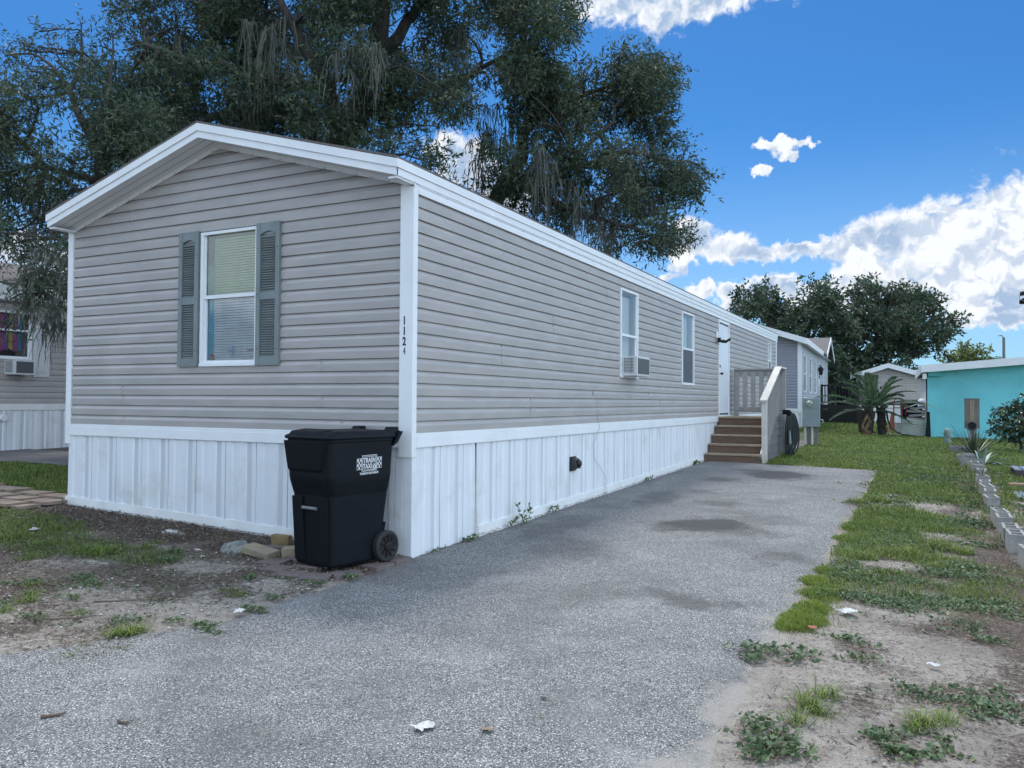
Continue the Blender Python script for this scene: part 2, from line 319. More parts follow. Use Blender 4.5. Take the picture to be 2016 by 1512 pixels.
# ------------------------------------------------------------------ the ground
def soil_fields(x, y):
    n = fbm(x*.9, y*.9, 3); n2 = fbm(x*3.1, y*3.1, 9); 
    litter = sst(.34, .70, n*.55+n2*.45+.10*(x < 0)+.20*sst(-1.1, -.1, y)*(x < .1)*(x > -4.8)+.16*sst(3.9, 4.4, x)*(y < 11)-.12*sst(3.5, 3.2, x)*(x > 2.5))
    wet = sst(.5, .7, fbm(x*1.7+5, y*1.7, 21))
    return litter, wet
def grass_density(x, y):
    n = fbm(x*1.1, y*1.1, 31); n2 = fbm(x*2.7, y*2.7, 35); nn_ = n*.6+n2*.4
    # right-hand verge beside the driveway, thickening to lawn
    v = sst(3.13, 3.25, x)*sst(4.9, 4.1, x+.35*(n2-.5))*sst(.1, 2.2, y+1.5*(n-.5))
    a = sst(.40, .56, nn_+.10*v*sst(1, 6, y)-.045)*v
    lawn = sst(10.15, 10.8, y+.5*(n2-.5))*(x > 1.15)*sst(.30, .50, nn_+.12)
    right = sst(4.7, 5.2, x)*sst(4, 8, y)*sst(.42, .56, nn_)
    far = (y > 19.2)*sst(.25, .4, nn_+.1)
    pl = np.exp(-((x+3.1)/1.3)**2-((y+1.35)/.42)**2)+.9*np.exp(-((x+4.4)/1.2)**2-((y+.9)/.45)**2)+.8*np.exp(-((x+1.9)/.5)**2-((y+1.25)/.25)**2)
    left = sst(.35, .6, pl*.9+.7*(nn_-.5))*(y < -.35)
    left2 = (x < -4.75)*(y > .32+.12*n2)*(y < 1.85+.3*n2)
    back = (x < -4.75)*(y > 6)*sst(.4, .6, nn_)
    return np.clip(np.maximum.reduce([a, lawn*(x < 12), right, far, left, left2*1.0, back*.5]), 0, 1)
def under_built(x, y):
    drive = (x > -.02)*(x < 3.17)*(y > -12)*(y < 10.2); house = (x > -4.64)*(x < 0)*(y > 0)*(y < 18.9)
    return (drive | house) > 0
xs = np.concatenate([np.array([-600, -250, -120, -60, -30, -18, -12]), np.arange(-9, 9.01, .09), np.array([10, 12, 15, 20, 30, 60, 120, 250, 600])])
ys = np.concatenate([np.array([-600, -250, -100, -40, -20, -12, -9]), np.arange(-7, 14, .09), np.arange(14, 30, .3), np.array([32, 36, 42, 50, 65, 90, 140, 250, 420, 700])])
X, Y = np.meshgrid(xs, ys); Z = ground_z(X, Y)
nearw = ((np.abs(X) < 9) & (Y > -7) & (Y < 14)).astype(float)
drm = sst(-.35, .02, X)*sst(3.5, 3.15, X)*sst(10.5, 10.15, Y)       # keep the bed flat under the driveway
flat = np.maximum(drm, ((X > -4.9) & (X < .1) & (Y > -.05)).astype(float))
Zd = Z+nearw*(1-flat)*((fbm(X*2.2, Y*2.2, 5)-.5)*.045+(vnoise(X*9, Y*9, 7)-.5)*.012)-.012*flat
lit, wet = soil_fields(X, Y)
V = np.stack([X, Y, Zd], -1).reshape(-1, 3); ny, nx = X.shape
idx = np.arange(ny*nx).reshape(ny, nx); Q = np.stack([idx[:-1, :-1], idx[:-1, 1:], idx[1:, 1:], idx[1:, :-1]], -1).reshape(-1, 4)
def ground_mat():
    global N, L
    m = bpy.data.materials.new('sandy soil'); m.use_nodes = True; t = m.node_tree; N = t.nodes; L = t.links; N.clear()
    b = nn('ShaderNodeBsdfPrincipled'); o = nn('ShaderNodeOutputMaterial'); c = nn('ShaderNodeTexCoord'); v = c.outputs['Object']
    b.inputs['Roughness'].default_value = .95; b.inputs['Specular IOR Level'].default_value = .15
    at1 = nn('ShaderNodeAttribute', attribute_name='litter'); at2 = nn('ShaderNodeAttribute', attribute_name='lawn'); at3 = nn('ShaderNodeAttribute', attribute_name='damp')
    fine = nz(v, 90, 4, .7); mid = nz(v, 14, 6, .7)
    sand = mixc(mrange(mid, .3, .7), (.37, .335, .295), (.26, .23, .20)); sand = mixc(mrange(fine, .5, .75), sand, (.15, .125, .108)); sand = mixc(mt('MULTIPLY', mrange(nz(v, 38, 5, .7), .54, .66), .7), sand, (.125, .10, .082)); sand = mixc(mrange(nz(v, 210, 2, .6), .6, .7), sand, (.5, .47, .43)); sand = mixc(mt('MULTIPLY', at3.outputs['Fac'], .45), sand, (.17, .15, .135))
    hf = nz(v, 30, 6, .75)
    dirt = mixc(mrange(fine, .35, .7), (.080, .060, .048), (.20, .165, .14)); dirt = mixc(mrange(hf, .5, .7), dirt, (.045, .035, .029))
    lf = mrange(mt('ADD', mt('ADD', mt('MULTIPLY', at1.outputs['Fac'], .8), mt('MULTIPLY', mt('SUBTRACT', mid, .5), 1.0)), mt('MULTIPLY', mt('SUBTRACT', hf, .5), 2.6)), .15, .75)
    g = mixc(mrange(mid, .35, .65), (.045, .075, .02), (.075, .085, .03))
    colr = mixc(lf, sand, dirt); colr = mixc(mt('MULTIPLY', at2.outputs['Fac'], .8), colr, g); L.new(colr, b.inputs['Base Color'])
    bp = nn('ShaderNodeBump'); bp.inputs['Strength'].default_value = .9; bp.inputs['Distance'].default_value = .012
    L.new(mt('ADD', fine, mid), bp.inputs['Height']); L.new(bp.outputs[0], b.inputs['Normal']); L.new(b.outputs[0], o.inputs[0]); return m
go = mesh_np('ground', V, Q, None, [ground_mat()], smooth=True); tag(go, kind='structure')
fb = fbm(X*.05, Y*.05, 77); dn = np.maximum(grass_density(X, Y), ((Y > 30) | (np.abs(X) > 12)).astype(float)*sst(.35, .5, fb+.1))
for nm, arr in (('litter', lit), ('lawn', dn), ('damp', wet)):
    a = go.data.attributes.new(nm, 'FLOAT', 'POINT'); a.data.foreach_set('value', arr.ravel().astype(np.float32))

def asphalt(name, base, dark, speck=.55):
    global N, L
    m = bpy.data.materials.new(name); m.use_nodes = True; t = m.node_tree; N = t.nodes; L = t.links; N.clear()
    b = nn('ShaderNodeBsdfPrincipled'); o = nn('ShaderNodeOutputMaterial'); c = nn('ShaderNodeTexCoord'); v = c.outputs['Object']
    vo = nn('ShaderNodeTexVoronoi'); vo.inputs['Scale'].default_value = 150; L.new(v, vo.inputs['Vector'])
    s1 = nn('ShaderNodeSeparateColor'); L.new(vo.outputs['Color'], s1.inputs[0])
    st = mrange(s1.outputs[0], .15, 1.0, smooth=False)
    colr = mixc(st, dark, base); colr = mixc(mrange(s1.outputs[1], .83, .97), colr, (.66, .655, .64))
    colr = mixc(mrange(vo.outputs['Distance'], .45, .8), colr, tuple(x*.35 for x in dark))
    blot = mt('MULTIPLY', mrange(mt('ADD', nz(v, .8, 6, .7), mt('MULTIPLY', mt('SUBTRACT', nz(v, 25, 3, .7), .5), .25)), .42, .70), .55); colr = mixc(blot, colr, tuple(x*.62 for x in dark))
    wear = mt('MULTIPLY', mrange(nz(v, 1.3, 5, .6), .52, .75), .35); colr = mixc(wear, colr, base)
    stn = nz(v, 11, 5, .7)
    # oil and damp stains, each with its own outline
    w = vm('ADD', v, vm('MULTIPLY', vm('SUBTRACT', nn_noisec(v, 2.2), (.5, .5, .5)), (.9, .9, 0)))
    for sx, sy, rx, ry, k in ((1.85, 2.9, .46, .5, .88), (1.5, 2.55, .28, .3, .6), (2.3, 2.75, .4, .35, .45), (1.75, 8.35, .62, .75, .85), (1.3, 8.9, .5, .3, .5), (1.0, 7.2, .3, .5, .5), (2.55, -.2, .34, .26, .62), (2.2, -.15, .2, .2, .4), (2.7, 1.6, .3, .3, .35), (1.6, 4.6, .35, .3, .45), (.5, 1.9, .3, .8, .4), (1.05, 1.0, .35, .6, .35), (2.3, 3.5, .5, .35, .3), (.8, 4.6, .3, .9, .45), (1.2, 5.6, .2, .3, .3)):
        q = vm('LENGTH', vm('MULTIPLY_ADD', w, (1/rx, 1/ry, 0), (-sx/rx, -sy/ry, 0)), out=1)
        f = mt('MULTIPLY', mrange(mt('ADD', q, mt('MULTIPLY', mt('SUBTRACT', stn, .5), .9)), 1.2, .5), k); colr = mixc(f, colr, (.05, .047, .048))
    # pale sand washed on at the right-hand edge
    s3 = nn('ShaderNodeSeparateXYZ'); L.new(v, s3.inputs[0])
    ed = mt('ADD', s3.outputs[0], mt('MULTIPLY', mt('SUBTRACT', nz(v, 2.2, 6, .65), .5), .9))
    sa = mt('MULTIPLY', mrange(ed, 2.99, 3.16), mrange(s3.outputs[1], 1.2, -.7)); sg = mrange(nz(v, 160, 2, .7), .35, .65)
    colr = mixc(mt('MULTIPLY', sa, mrange(sg, 0, 1, .75, 1)), colr, mixc(sg, (.36, .33, .295), (.27, .245, .215)))
    L.new(colr, b.inputs['Base Color']); b.inputs['Roughness'].default_value = .85; b.inputs['Specular IOR Level'].default_value = .3
    bp = nn('ShaderNodeBump'); bp.inputs['Strength'].default_value = .8; bp.inputs['Distance'].default_value = .006
    L.new(mt('SUBTRACT', 1., vo.outputs['Distance']), bp.inputs['Height']); L.new(bp.outputs[0], b.inputs['Normal']); L.new(b.outputs[0], o.inputs[0]); return m
def nn_noisec(v, sc):
    n = nn('ShaderNodeTexNoise'); n.inputs['Scale'].default_value = sc; n.inputs['Detail'].default_value = 4; L.new(v, n.inputs['Vector']); return n.outputs['Color']
M['asphalt'] = asphalt('aged asphalt', (.36, .352, .342), (.135, .134, .132))
# driveway: ragged edges, spreading towards the street
def edge_r(y): return 3.13+.10*(fbm(np.array(y*1.9), np.array(.3), 41)-.5)*2+.03*(vnoise(np.array(y*11.), np.array(1.), 42)-.5)+max(0, -2.6-y)*.35
def edge_l(y): 
    b_ = .012 if y > -.02 else .05+.12*(fbm(np.array(y*2.1), np.array(5.3), 43)-.5)*2-max(0, -2.1-y)*.62-max(0, -3.6-y)*2.2
    return b_
mb = MB(); yy = np.concatenate([np.arange(-7.5, 10.0, .07), [10.0, 10.1, 10.17]]); K = 22
rows = []
for y in yy:
    l, r = float(edge_l(y)), float(edge_r(y))
    row = []
    for k in range(K+1):
        t = k/K; x = l+(r-l)*t; yq = y+(.05*math.sin(x*3.1)+.03*math.sin(x*9) if y > 9.9 else 0)
        e = min(t, 1-t)*(r-l); row.append((x, yq, gz(x, y)+.012-.026*max(0, 1-e/.22)**1.5+.010*(float(vnoise(np.array(x*.9), np.array(y*.9), 8))-.5)))
    rows.append(row)
mb.v = [p for r_ in rows for p in r_]; n_ = K+1
mb.f = [(i*n_+k, i*n_+k+1, (i+1)*n_+k+1, (i+1)*n_+k) for i in range(len(rows)-1) for k in range(K)]; mb.m = [0]*len(mb.f)
tag(mb.build('driveway', M['asphalt'], smooth=True), kind='structure')
# back lane on the left and the flagstone path
mb = MB(); lane = []
M['lane'] = mat('worn grey lane', (.165, .15, .155), .9, (.12, .11, .115), 3, .3, 60, stretch=(.4, 3, 1), col3=(.22, .2, .19), scale3=1.5)
for i, (a, b_) in enumerate(((-13, -9.5), (-9.5, -7), (-7, -4.9))):
    pass
xl = np.linspace(-14, -4.9, 26); yl = np.linspace(1.95, 3.9, 6)
P = [(x, y+.12*math.sin(x*1.3)+.25*(-(x+4.9)/9)*0, gz(x, y)+.02) for y in yl for x in xl]; mb.v = P; mb.f = [(j*26+i, j*26+i+1, (j+1)*26+i+1, (j+1)*26+i) for j in range(5) for i in range(25)]; mb.m = [0]*len(mb.f)
tag(mb.build('lane', M['lane'], smooth=True), kind='structure')
M['flag'] = mat('brown flagstone', (.25, .19, .14), .85, (.17, .13, .105), 3, .3, 50, col3=(.30, .25, .2), scale3=4)
mb = MB()
for r_ in range(3):
    x = -7.6
    while x < -4.55:
        w_ = random.uniform(.35, .7); y0 = -.62+r_*.30+random.uniform(-.02, .02); x1 = min(x+w_, -4.5+.1*(r_-1))
        if x1-x > .12:
            p = [(x+.015, y0+random.uniform(0, .03)), (x1-.015, y0+random.uniform(0, .03)), (x1-.015, y0+.27), (x+.015, y0+.27-random.uniform(0, .04))]
            z = gz(x, y0)+.012; h = .03+random.uniform(0, .012); mb.hull([(a, b_, z) for a, b_ in p], [(a, b_, z+h) for a, b_ in p])
        x += w_
tag(mb.build('path', M['flag'], loc=(-6, -.2, gz(-6, -.2))), kind='structure')

# ------------------------------------------------------------------ siding and skirting
def siding(mb, P, zs, course, z0, z1, um, ux, holes=(), step=.45, wob=1.0, seed=0, depth=.020, dutch=True):
    """P(u,z,off)->point. courses of lapped boards from z0 up to z1; um/ux give the ends at height z."""
    prof = [(1.0, -.004), (.965, .0), (.62, 1.12*depth), (.57, 1.18*depth), (0., .95*depth)] if dutch else [(1., .001), (0., depth)]
    k0 = int(math.floor((z0-zs)/course)); z = zs+k0*course
    hz = sorted({h for H in holes for h in H[2:4]})
    kk = k0
    while z < z1-1e-4:
        pts = [(z+f*course, o) for f, o in prof]
        ext = []
        for (za, oa), (zb, ob) in zip(pts, pts[1:]):
            ext.append((za, oa))
            for h in sorted(hz, reverse=True):
                if zb < h < za: ext.append((h, oa+(ob-oa)*(za-h)/(za-zb)))
        ext.append(pts[-1]); ext.append((z, -.004 if dutch else .0005))
        cl = []
        for (za, oa) in ext: cl.append((min(max(za, z0), z1), oa))
        for (za, oa), (zb, ob) in zip(cl, cl[1:]):
            if abs(za-zb) < 1e-6 and abs(oa-ob) < 1e-6: continue
            if abs(za-zb) < 1e-6 and not (abs(za-z) < 1e-6): continue
            ua0, ua1, ub0, ub1 = um(za), ux(za), um(zb), ux(zb)
            if max(ua1-ua0, ub1-ub0) < .01: continue
            L_ = max(ua1-ua0, ub1-ub0); nseg = max(1, int(L_/step)); ts = {i/nseg for i in range(nseg+1)}
            if holes:
                for H in holes:
                    for h in H[:2]: ts.add((h-ub0)/(ub1-ub0))
            ts = sorted(t for t in ts if 0 <= t <= 1)
            zm = (za+zb)/2
            for t0, t1 in zip(ts, ts[1:]):
                if t1-t0 < 1e-6: continue
                uc = ub0+(ub1-ub0)*(t0+t1)/2
                if any(H[0] < uc < H[1] and H[2]-1e-6 <= zm <= H[3]+1e-6 for H in holes): continue
                q = []
                for (t, zz, o, a0, a1) in ((t0, za, oa, ua0, ua1), (t1, za, oa, ua0, ua1), (t1, zb, ob, ub0, ub1), (t0, zb, ob, ub0, ub1)):
                    u = a0+(a1-a0)*t; w_ = wob*.0016*mnoise.noise((u*1.7, kk*.9+seed, 3.1)); oo = o+wob*.0030*mnoise.noise((u*.9+7, kk*.7+seed, 1.3)) if o > .002 else o
                    top_ = zz >= z1-1e-5 or zz <= z0+1e-5 or any(abs(zz-h) < 1e-5 for h in hz)
                    q.append(P(u, zz+(0 if top_ else w_), oo))
                mb.quad(q[0], q[3], q[2], q[1])
        z += course; kk += 1
SKP = [(0, -.010), (.006, -.010), (.010, .013), (.085, .013), (.10, .005), (.155, .005), (.168, .013), (.262, .013), (.278, .002), (.338, .002), (.352, .013), (.402, .013), (.406, -.010)]
def skirting(mb, P, u0, u1, zt, zb, amp=1.0, seed=0, gap=()):
    u = u0; n = int((u1-u0)/.406)+1
    for k in range(n):
        for (a, oa), (b_, ob) in zip(SKP, SKP[1:]):
            ua, ub = u0+k*.406+a, u0+k*.406+b_
            if ua >= u1-1e-4: break
            ub = min(ub, u1); pm = 1 if abs(a-.278) < 1e-6 else 0
            ln = .006*math.sin(k*1.7+seed)+.004
            zs_ = [zt, (zt+zb(ua))/2, None]
            for j in range(2):
                def pt(uu, o, j2):
                    z = zt if j2 == 0 else (zt+zb(uu))/2 if j2 == 1 else zb(uu)
                    return P(uu-ln*j2/2, z, o*amp+.004*math.sin(uu*5.1+seed)*(j2 == 1))
                mb.quad(pt(ua, oa, j+1), pt(ub, ob, j+1), pt(ub, ob, j), pt(ua, oa, j), pm)

# ------------------------------------------------------------------ the mobile home
CR = .11; ZB = 1.08; ZT = ZB+19*CR; HW = 4.64; HL = 18.85; PK = 3.86; ROOFZ = 3.385; RPK = 4.045
home = thing('mobile_home', 'long taupe mobile home with white corner trim beside the driveway', 'house', (-HW/2, HL/2, .2))
slope = (PK-ZT-.02)/(HW/2)
gPf = lambda u, z, o: (u, -o, z); sPf = lambda u, z, o: (o, u, z)
mb = MB()
WIN = (-2.545, -1.785, 1.695, 3.045)
siding(mb, gPf, ZB, CR, ZB, PK+.03, lambda z: -HW if z < ZT+.075 else -HW+(z-ZT-.075)/slope, lambda z: 0 if z < ZT+.075 else -(z-ZT-.075)/slope, [WIN], seed=1)
for (u, z0_) in ((-3.62, 3.20), (-3.62, 3.31), (-1.05, 3.53), (-1.05, 3.64), (-3.72, 1.30), (-3.74, 1.41), (-.98, 1.30), (-1.0, 1.63), (-3.70, 1.08), (-.75, 1.08)):
    mb.box(u, u+.004, -.0245, -.010, z0_+.004, z0_+CR-.010)
mb.build('gable_wall', M['siding'], home)
mb = MB(); SW = [(5.24, 6.03, 1.72, 3.02), (8.53, 9.37, 1.685, 3.02), (17.46, 17.88, 2.0, 3.045), (11.42, 12.46, 1.075, 3.145)]
siding(mb, sPf, ZB, CR, ZB, ZT, lambda z: .03, lambda z: HL, SW, seed=5)
for (u, z0_) in ((2.3, 1.19), (2.3, 1.30), (2.9, 2.18), (2.9, 2.29), (4.7, 2.73), (4.7, 2.84), (3.95, 2.95), (7.2, 1.3), (7.2, 1.52), (6.6, 1.41), (1.6, 1.74), (1.6, 1.85), (.8, 2.62), (7.6, 2.4), (10.2, 1.85)): mb.box(.010, .0245, u, u+.004, z0_+.004, z0_+CR-.010)
mb.build('side_wall', M['siding'], home)
mb = MB(); mb.quad((-HW, HL, .3), (-HW, 0, .3), (-HW, 0, ZT+.05), (-HW, HL, ZT+.05)); mb.poly([(0, HL, .3), (-HW, HL, .3), (-HW, HL, ZT), (-HW/2, HL, PK), (0, HL, ZT)])
mb.build('rear_wall', M['siding'], home)
# white floor band and skirting
zg = lambda x, y: gz(x, y)+.01
mb = MB(); mb.box(-HW+.02, -.10, -.030, .0, .955, ZB-.028); mb.box(-HW+.02, -.10, -.024, .0, ZB-.028, ZB+.002)
mb.box(0, .030, .034, 11.40, .955, ZB-.028); mb.box(0, .024, .034, 11.40, ZB-.028, ZB+.002); mb.box(0, .030, 12.48, HL, .955, ZB-.028); mb.box(0, .024, 12.48, HL, ZB-.028, ZB+.002)
mb.build('floor_band', M['white'], home, bevel=.004)
mb = MB(); skirting(mb, gPf, -HW+.01, -.02, .955, lambda u: zg(u, 0)-.02, 1.15, 1.3); skirting(mb, sPf, .04, 1.08, .955, lambda u: zg(0, u)-.02, .8, 2.); skirting(mb, sPf, 1.12, HL, .955, lambda u: zg(0, u)-.02, .7, 4.)
mb.quad((-.004, 1.05, .3), (-.004, 1.15, .3), (-.004, 1.15, .955), (-.004, 1.05, .955), 2); mb.hull([(.0, 1.085, 0), (.016, 1.085, 0), (.016, 1.10, 0), (0, 1.10, 0)], [(.0, 1.115, .955), (.012, 1.115, .955), (.012, 1.125, .955), (0, 1.125, .955)], 0)
mb.build('skirting', [M['skirt'], M['perf'], M['dark']], home)
mb = MB()
mb.hull([(-HW-.02, -.028, zg(-HW, 0)-.03), (-.14, -.028, zg(-.14, 0)-.03), (-.14, 0, zg(-.14, 0)-.03), (-HW-.02, 0, zg(-HW, 0)-.03)], [(-HW-.02, -.022, zg(-HW, 0)+.085), (-.14, -.022, zg(-.14, 0)+.085), (-.14, 0, zg(-.14, 0)+.085), (-HW-.02, 0, zg(-HW, 0)+.085)])
ys_ = [1.14, 2.6, 4.1, 5.6, 7.4, 8.8, 10.15]
for a, b_ in zip(ys_, ys_[1:]):
    t = .026+random.uniform(-.003, .003); b2 = b_-.004
    mb.hull([(0, a, zg(0, a)-.03), (t, a, zg(0, a)-.03), (t, b2, zg(0, b_)-.03), (0, b2, zg(0, b_)-.03)], [(0, a, zg(0, a)+.085), (t-.006, a, zg(0, a)+.085), (t-.006, b2, zg(0, b_)+.085), (0, b2, zg(0, b_)+.085)])
mb.build('skirting_rail', M['whitedirty'], home)
mb = MB(); mb.box(-.115, .0265, -.034, -.004, .875, 3.24); mb.box(-.0035, .0265, -.004, .034, .875, 3.24)
mb.build('corner_post', M['white'], home, bevel=.003)
mb = MB(); mb.box(-HW-.03, -HW+.055, -.032, 0, .86, 3.235); mb.box(-HW-.03, -HW-.002, 0, .09, .86, 3.235)
mb.build('corner_post', M['white'], home, bevel=.003)
mb = MB(); mb.box(-.07, .018, -.020, 0, zg(0, 0)-.03, .874); mb.box(0, .018, 0, .04, zg(0, 0)-.03, .874); mb.build('skirting_corner', M['skirt'], home)
mb = MB(); mb.box(0, .03, HL-.09, HL+.01, .3, ZT+.03); mb.build('corner_post', M['white'], home)
# roof: two slopes, rake boards in two steps, fluted soffit
OV = .30; ex = .035; yb = HL+.12; cx = -HW/2
def rakeline(dz, y): return [(-HW-.002, y, ROOFZ-dz), (cx, y, RPK-dz), (ex, y, ROOFZ-dz)]
mb = MB()
for s_ in (0, 1):
    A = [(-HW-.014, -OV-.015, ROOFZ), (cx, -OV-.015, RPK)] if s_ == 0 else [(cx, -OV-.015, RPK), (ex+.012, -OV-.015, ROOFZ)]
    lo_, hi_ = [Vector(p) for p in A]; e = Vector((0, yb+OV, 0)); t = Vector((0, 0, .018))
    mb.hull([lo_, hi_, hi_+e, lo_+e], [lo_+t, hi_+t, hi_+e+t, lo_+e+t])
mb.build('roof', M['shingle'], home)
mb = MB()
for y0, y1, d0, d1 in ((-OV-.012, -OV+.01, .001, .074), (-OV, -OV+.014, .075, .140)):
    for (pa, pb) in ((0, 1), (1, 2)):
        a, b_ = rakeline(d0, y0), rakeline(d1, y0); a2, b2 = rakeline(d0, y1), rakeline(d1, y1)
        mb.hull([b_[pa], b_[pb], b2[pb], b2[pa]], [a[pa], a[pb], a2[pb], a2[pa]])
mb.build('rake_board', M['white'], home)
mb = MB()
for sx, x in ((1, ex), (-1, -HW-.002)):
    for o, d0, d1 in ((.012, .001, .074), (0., .075, .138)):
        mb.box(*sorted((x-sx*.012, x+sx*o)), -OV-.0125+(.012 if o == 0 else 0), yb, ROOFZ-d1, ROOFZ-d0)
    mb.box(*sorted((x-sx*.030, x-sx*.013)), -.02 if sx > 0 else 0, yb, ZT-.004, ROOFZ-.05)
    mb.box(*sorted((x-sx*.024, x-sx*.006)), .036, yb, ROOFZ-.150, ROOFZ-.1385)
    mb.box(*sorted((x-sx*.016, x-sx*.002)), .036, yb, ZT-.006, ZT+.032)
for y in np.arange(.5, HL, .52): mb.lathe((ex-.001, y, ZT+.055), [(.005, 0), (.005, .004)], 6, 1, axis=(1, 0, 0))
mb.build('fascia', [M['white'], M['cable']], home)
mb = MB()
for s_ in (0, 1):
    for k in range(3):      # fluted soffit boards
        y0, y1 = -OV+.014+k*.0953, -OV+.014+(k+1)*.0953-.006
        for ya, yb_, dz in ((y0, y1, .128), (y1, y1+.006, .122)):
            a = rakeline(dz, ya); b_ = rakeline(dz, yb_); i = s_
            mb.quad(a[i], b_[i], b_[i+1], a[i+1])
    a = rakeline(.129, -.055); b_ = rakeline(.129, -.001); c_ = rakeline(.172, -.034); d_ = rakeline(.172, -.022)
    mb.hull([c_[s_], c_[s_+1], d_[s_+1], d_[s_]], [rakeline(.128, -.034)[s_], rakeline(.128, -.034)[s_+1], rakeline(.128, -.022)[s_+1], rakeline(.128, -.022)[s_]])
for sx, x in ((1, ex), (-1, -HW-.002)):       # closed box ends of the eaves
    mb.box(*sorted((x-sx*.10, x-sx*.012)), -OV+.016, 0, ROOFZ-.155, ROOFZ-.138)
for s_ in (0, 1):
    for k in range(13):
        t = (k+.5)/13; a = rakeline(.165, -.0355); p = Vector(a[s_]).lerp(Vector(a[s_+1]), t); mb.lathe(p, [(.006, 0), (.006, .004)], 6, 1, axis=(0, -1, 0))
mb.build('soffit', [M['white'], M['cable']], home)

def window_unit(parent, P, u0, u1, z0, z1, zm, kind, gm_=None):
    """P(u,z,o): o positive outwards. returns frame"""
    mb = MB()
    def bx(a, b_, c_, d_, o0, o1, m=0):
        A = [P(a, c_, o0), P(b_, c_, o0), P(b_, d_, o0), P(a, d_, o0)]; B = [P(a, c_, o1), P(b_, c_, o1), P(b_, d_, o1), P(a, d_, o1)]; mb.hull(A, B, m)
    fw = .030
    bx(u0-.012, u0+fw, z0, z1, -.03, .034); bx(u1-fw, u1+.012, z0, z1, -.03, .034); bx(u0-.012, u1+.012, z1, z1+.03, -.03, .036); bx(u0-.012, u1+.012, z0-.03, z0, -.03, .042); bx(u0+fw, u1-fw, zm-.018, zm+.018, -.02, .022)
    bx(u0+fw, u0+fw+.018, zm+.018, z1, -.02, .016); bx(u1-fw-.018, u1-fw, zm+.018, z1, -.02, .016); bx(u0+fw, u0+fw+.022, z0, zm-.018, -.02, .006); bx(u1-fw-.022, u1-fw, z0, zm-.018, -.02, .006); bx(u0+fw+.022, u1-fw-.022, z0, z0+.03, -.02, .006)
    fr = mb.build('window', M['white'], parent)
    mb = MB()       # the reveal inside
    mb.quad(P(u0, z0, -.03), P(u0, z1, -.03), P(u0, z1, -.5), P(u0, z0, -.5)); mb.quad(P(u1, z0, -.03), P(u1, z1, -.03), P(u1, z1, -.5), P(u1, z0, -.5)); mb.quad(P(u0, z1, -.03), P(u1, z1, -.03), P(u1, z1, -.5), P(u0, z1, -.5)); mb.quad(P(u0, z0, -.03), P(u1, z0, -.03), P(u1, z0, -.5), P(u0, z0, -.5)); mb.quad(P(u0, z0, -.5), P(u1, z0, -.5), P(u1, z1, -.5), P(u0, z1, -.5), 1)
    mb.build('reveal', [M['dark'] if gm_ else M['white'], M['dark']], fr)
    for a, b_, o, mm in ((zm+.018, z1, .026 if gm_ else .004, M['glass_treetint'] if kind == 'blind' else gm_ or M['glass']), (z0+.03, zm-.018, .024 if gm_ else -.008, gm_ or M['glass'])):
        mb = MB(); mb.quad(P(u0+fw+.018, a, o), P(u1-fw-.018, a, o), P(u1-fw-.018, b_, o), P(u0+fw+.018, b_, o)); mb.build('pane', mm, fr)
    return fr
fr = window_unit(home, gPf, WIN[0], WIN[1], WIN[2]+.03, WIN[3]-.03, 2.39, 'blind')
mb = MB(); z = 1.76
while z < 2.97:
    mb.hull([(-2.42, .014, z), (-1.825, .014, z), (-1.825, .016, z+.002), (-2.42, .016, z+.002)], [(-2.42, .030, z+.022), (-1.825, .030, z+.022), (-1.825, .032, z+.024), (-2.42, .032, z+.024)]); z += .026
mb.box(-2.30, -2.298, .0125, .0135, 1.76, 2.9); mb.build('blind', M['blind'], fr)
mb = MB(); mb.quad((-2.515, .026, 1.75), (-2.425, .020, 1.75), (-2.425, .020, 2.72), (-2.515, .026, 2.72)); mb.build('curtain', M['teal'], fr)
mb = MB(); mb.poly([(-2.45, .012, 1.755), (-2.395, .012, 1.76), (-2.40, .012, 1.815), (-2.455, .012, 1.825)], 0); mb.poly([(-2.435, .010, 1.765), (-2.40, .010, 1.768), (-2.402, .010, 1.79), (-2.436, .010, 1.795)], 1); mb.build('sticker', [M['sticker_r'], M['sticker_y']], fr)
mb = MB(); mb.poly([(-2.175+.042*math.cos(a)*(1), .0105, 1.845+.062*math.sin(a)) for a in np.linspace(0, 2*math.pi, 16, endpoint=False)], 0); mb.box(-2.2, -2.15, .0095, .01, 1.838, 1.85, 1); mb.build('decal', [mat('pale blue decal', (.42, .5, .6), .5), M['metergrey']], fr)
mb = MB(); mb.box(-1.95, -1.86, .010, .0105, 1.842, 1.856); mb.build('sticker', mat('pink sticker', (.5, .2, .3), .6), fr)
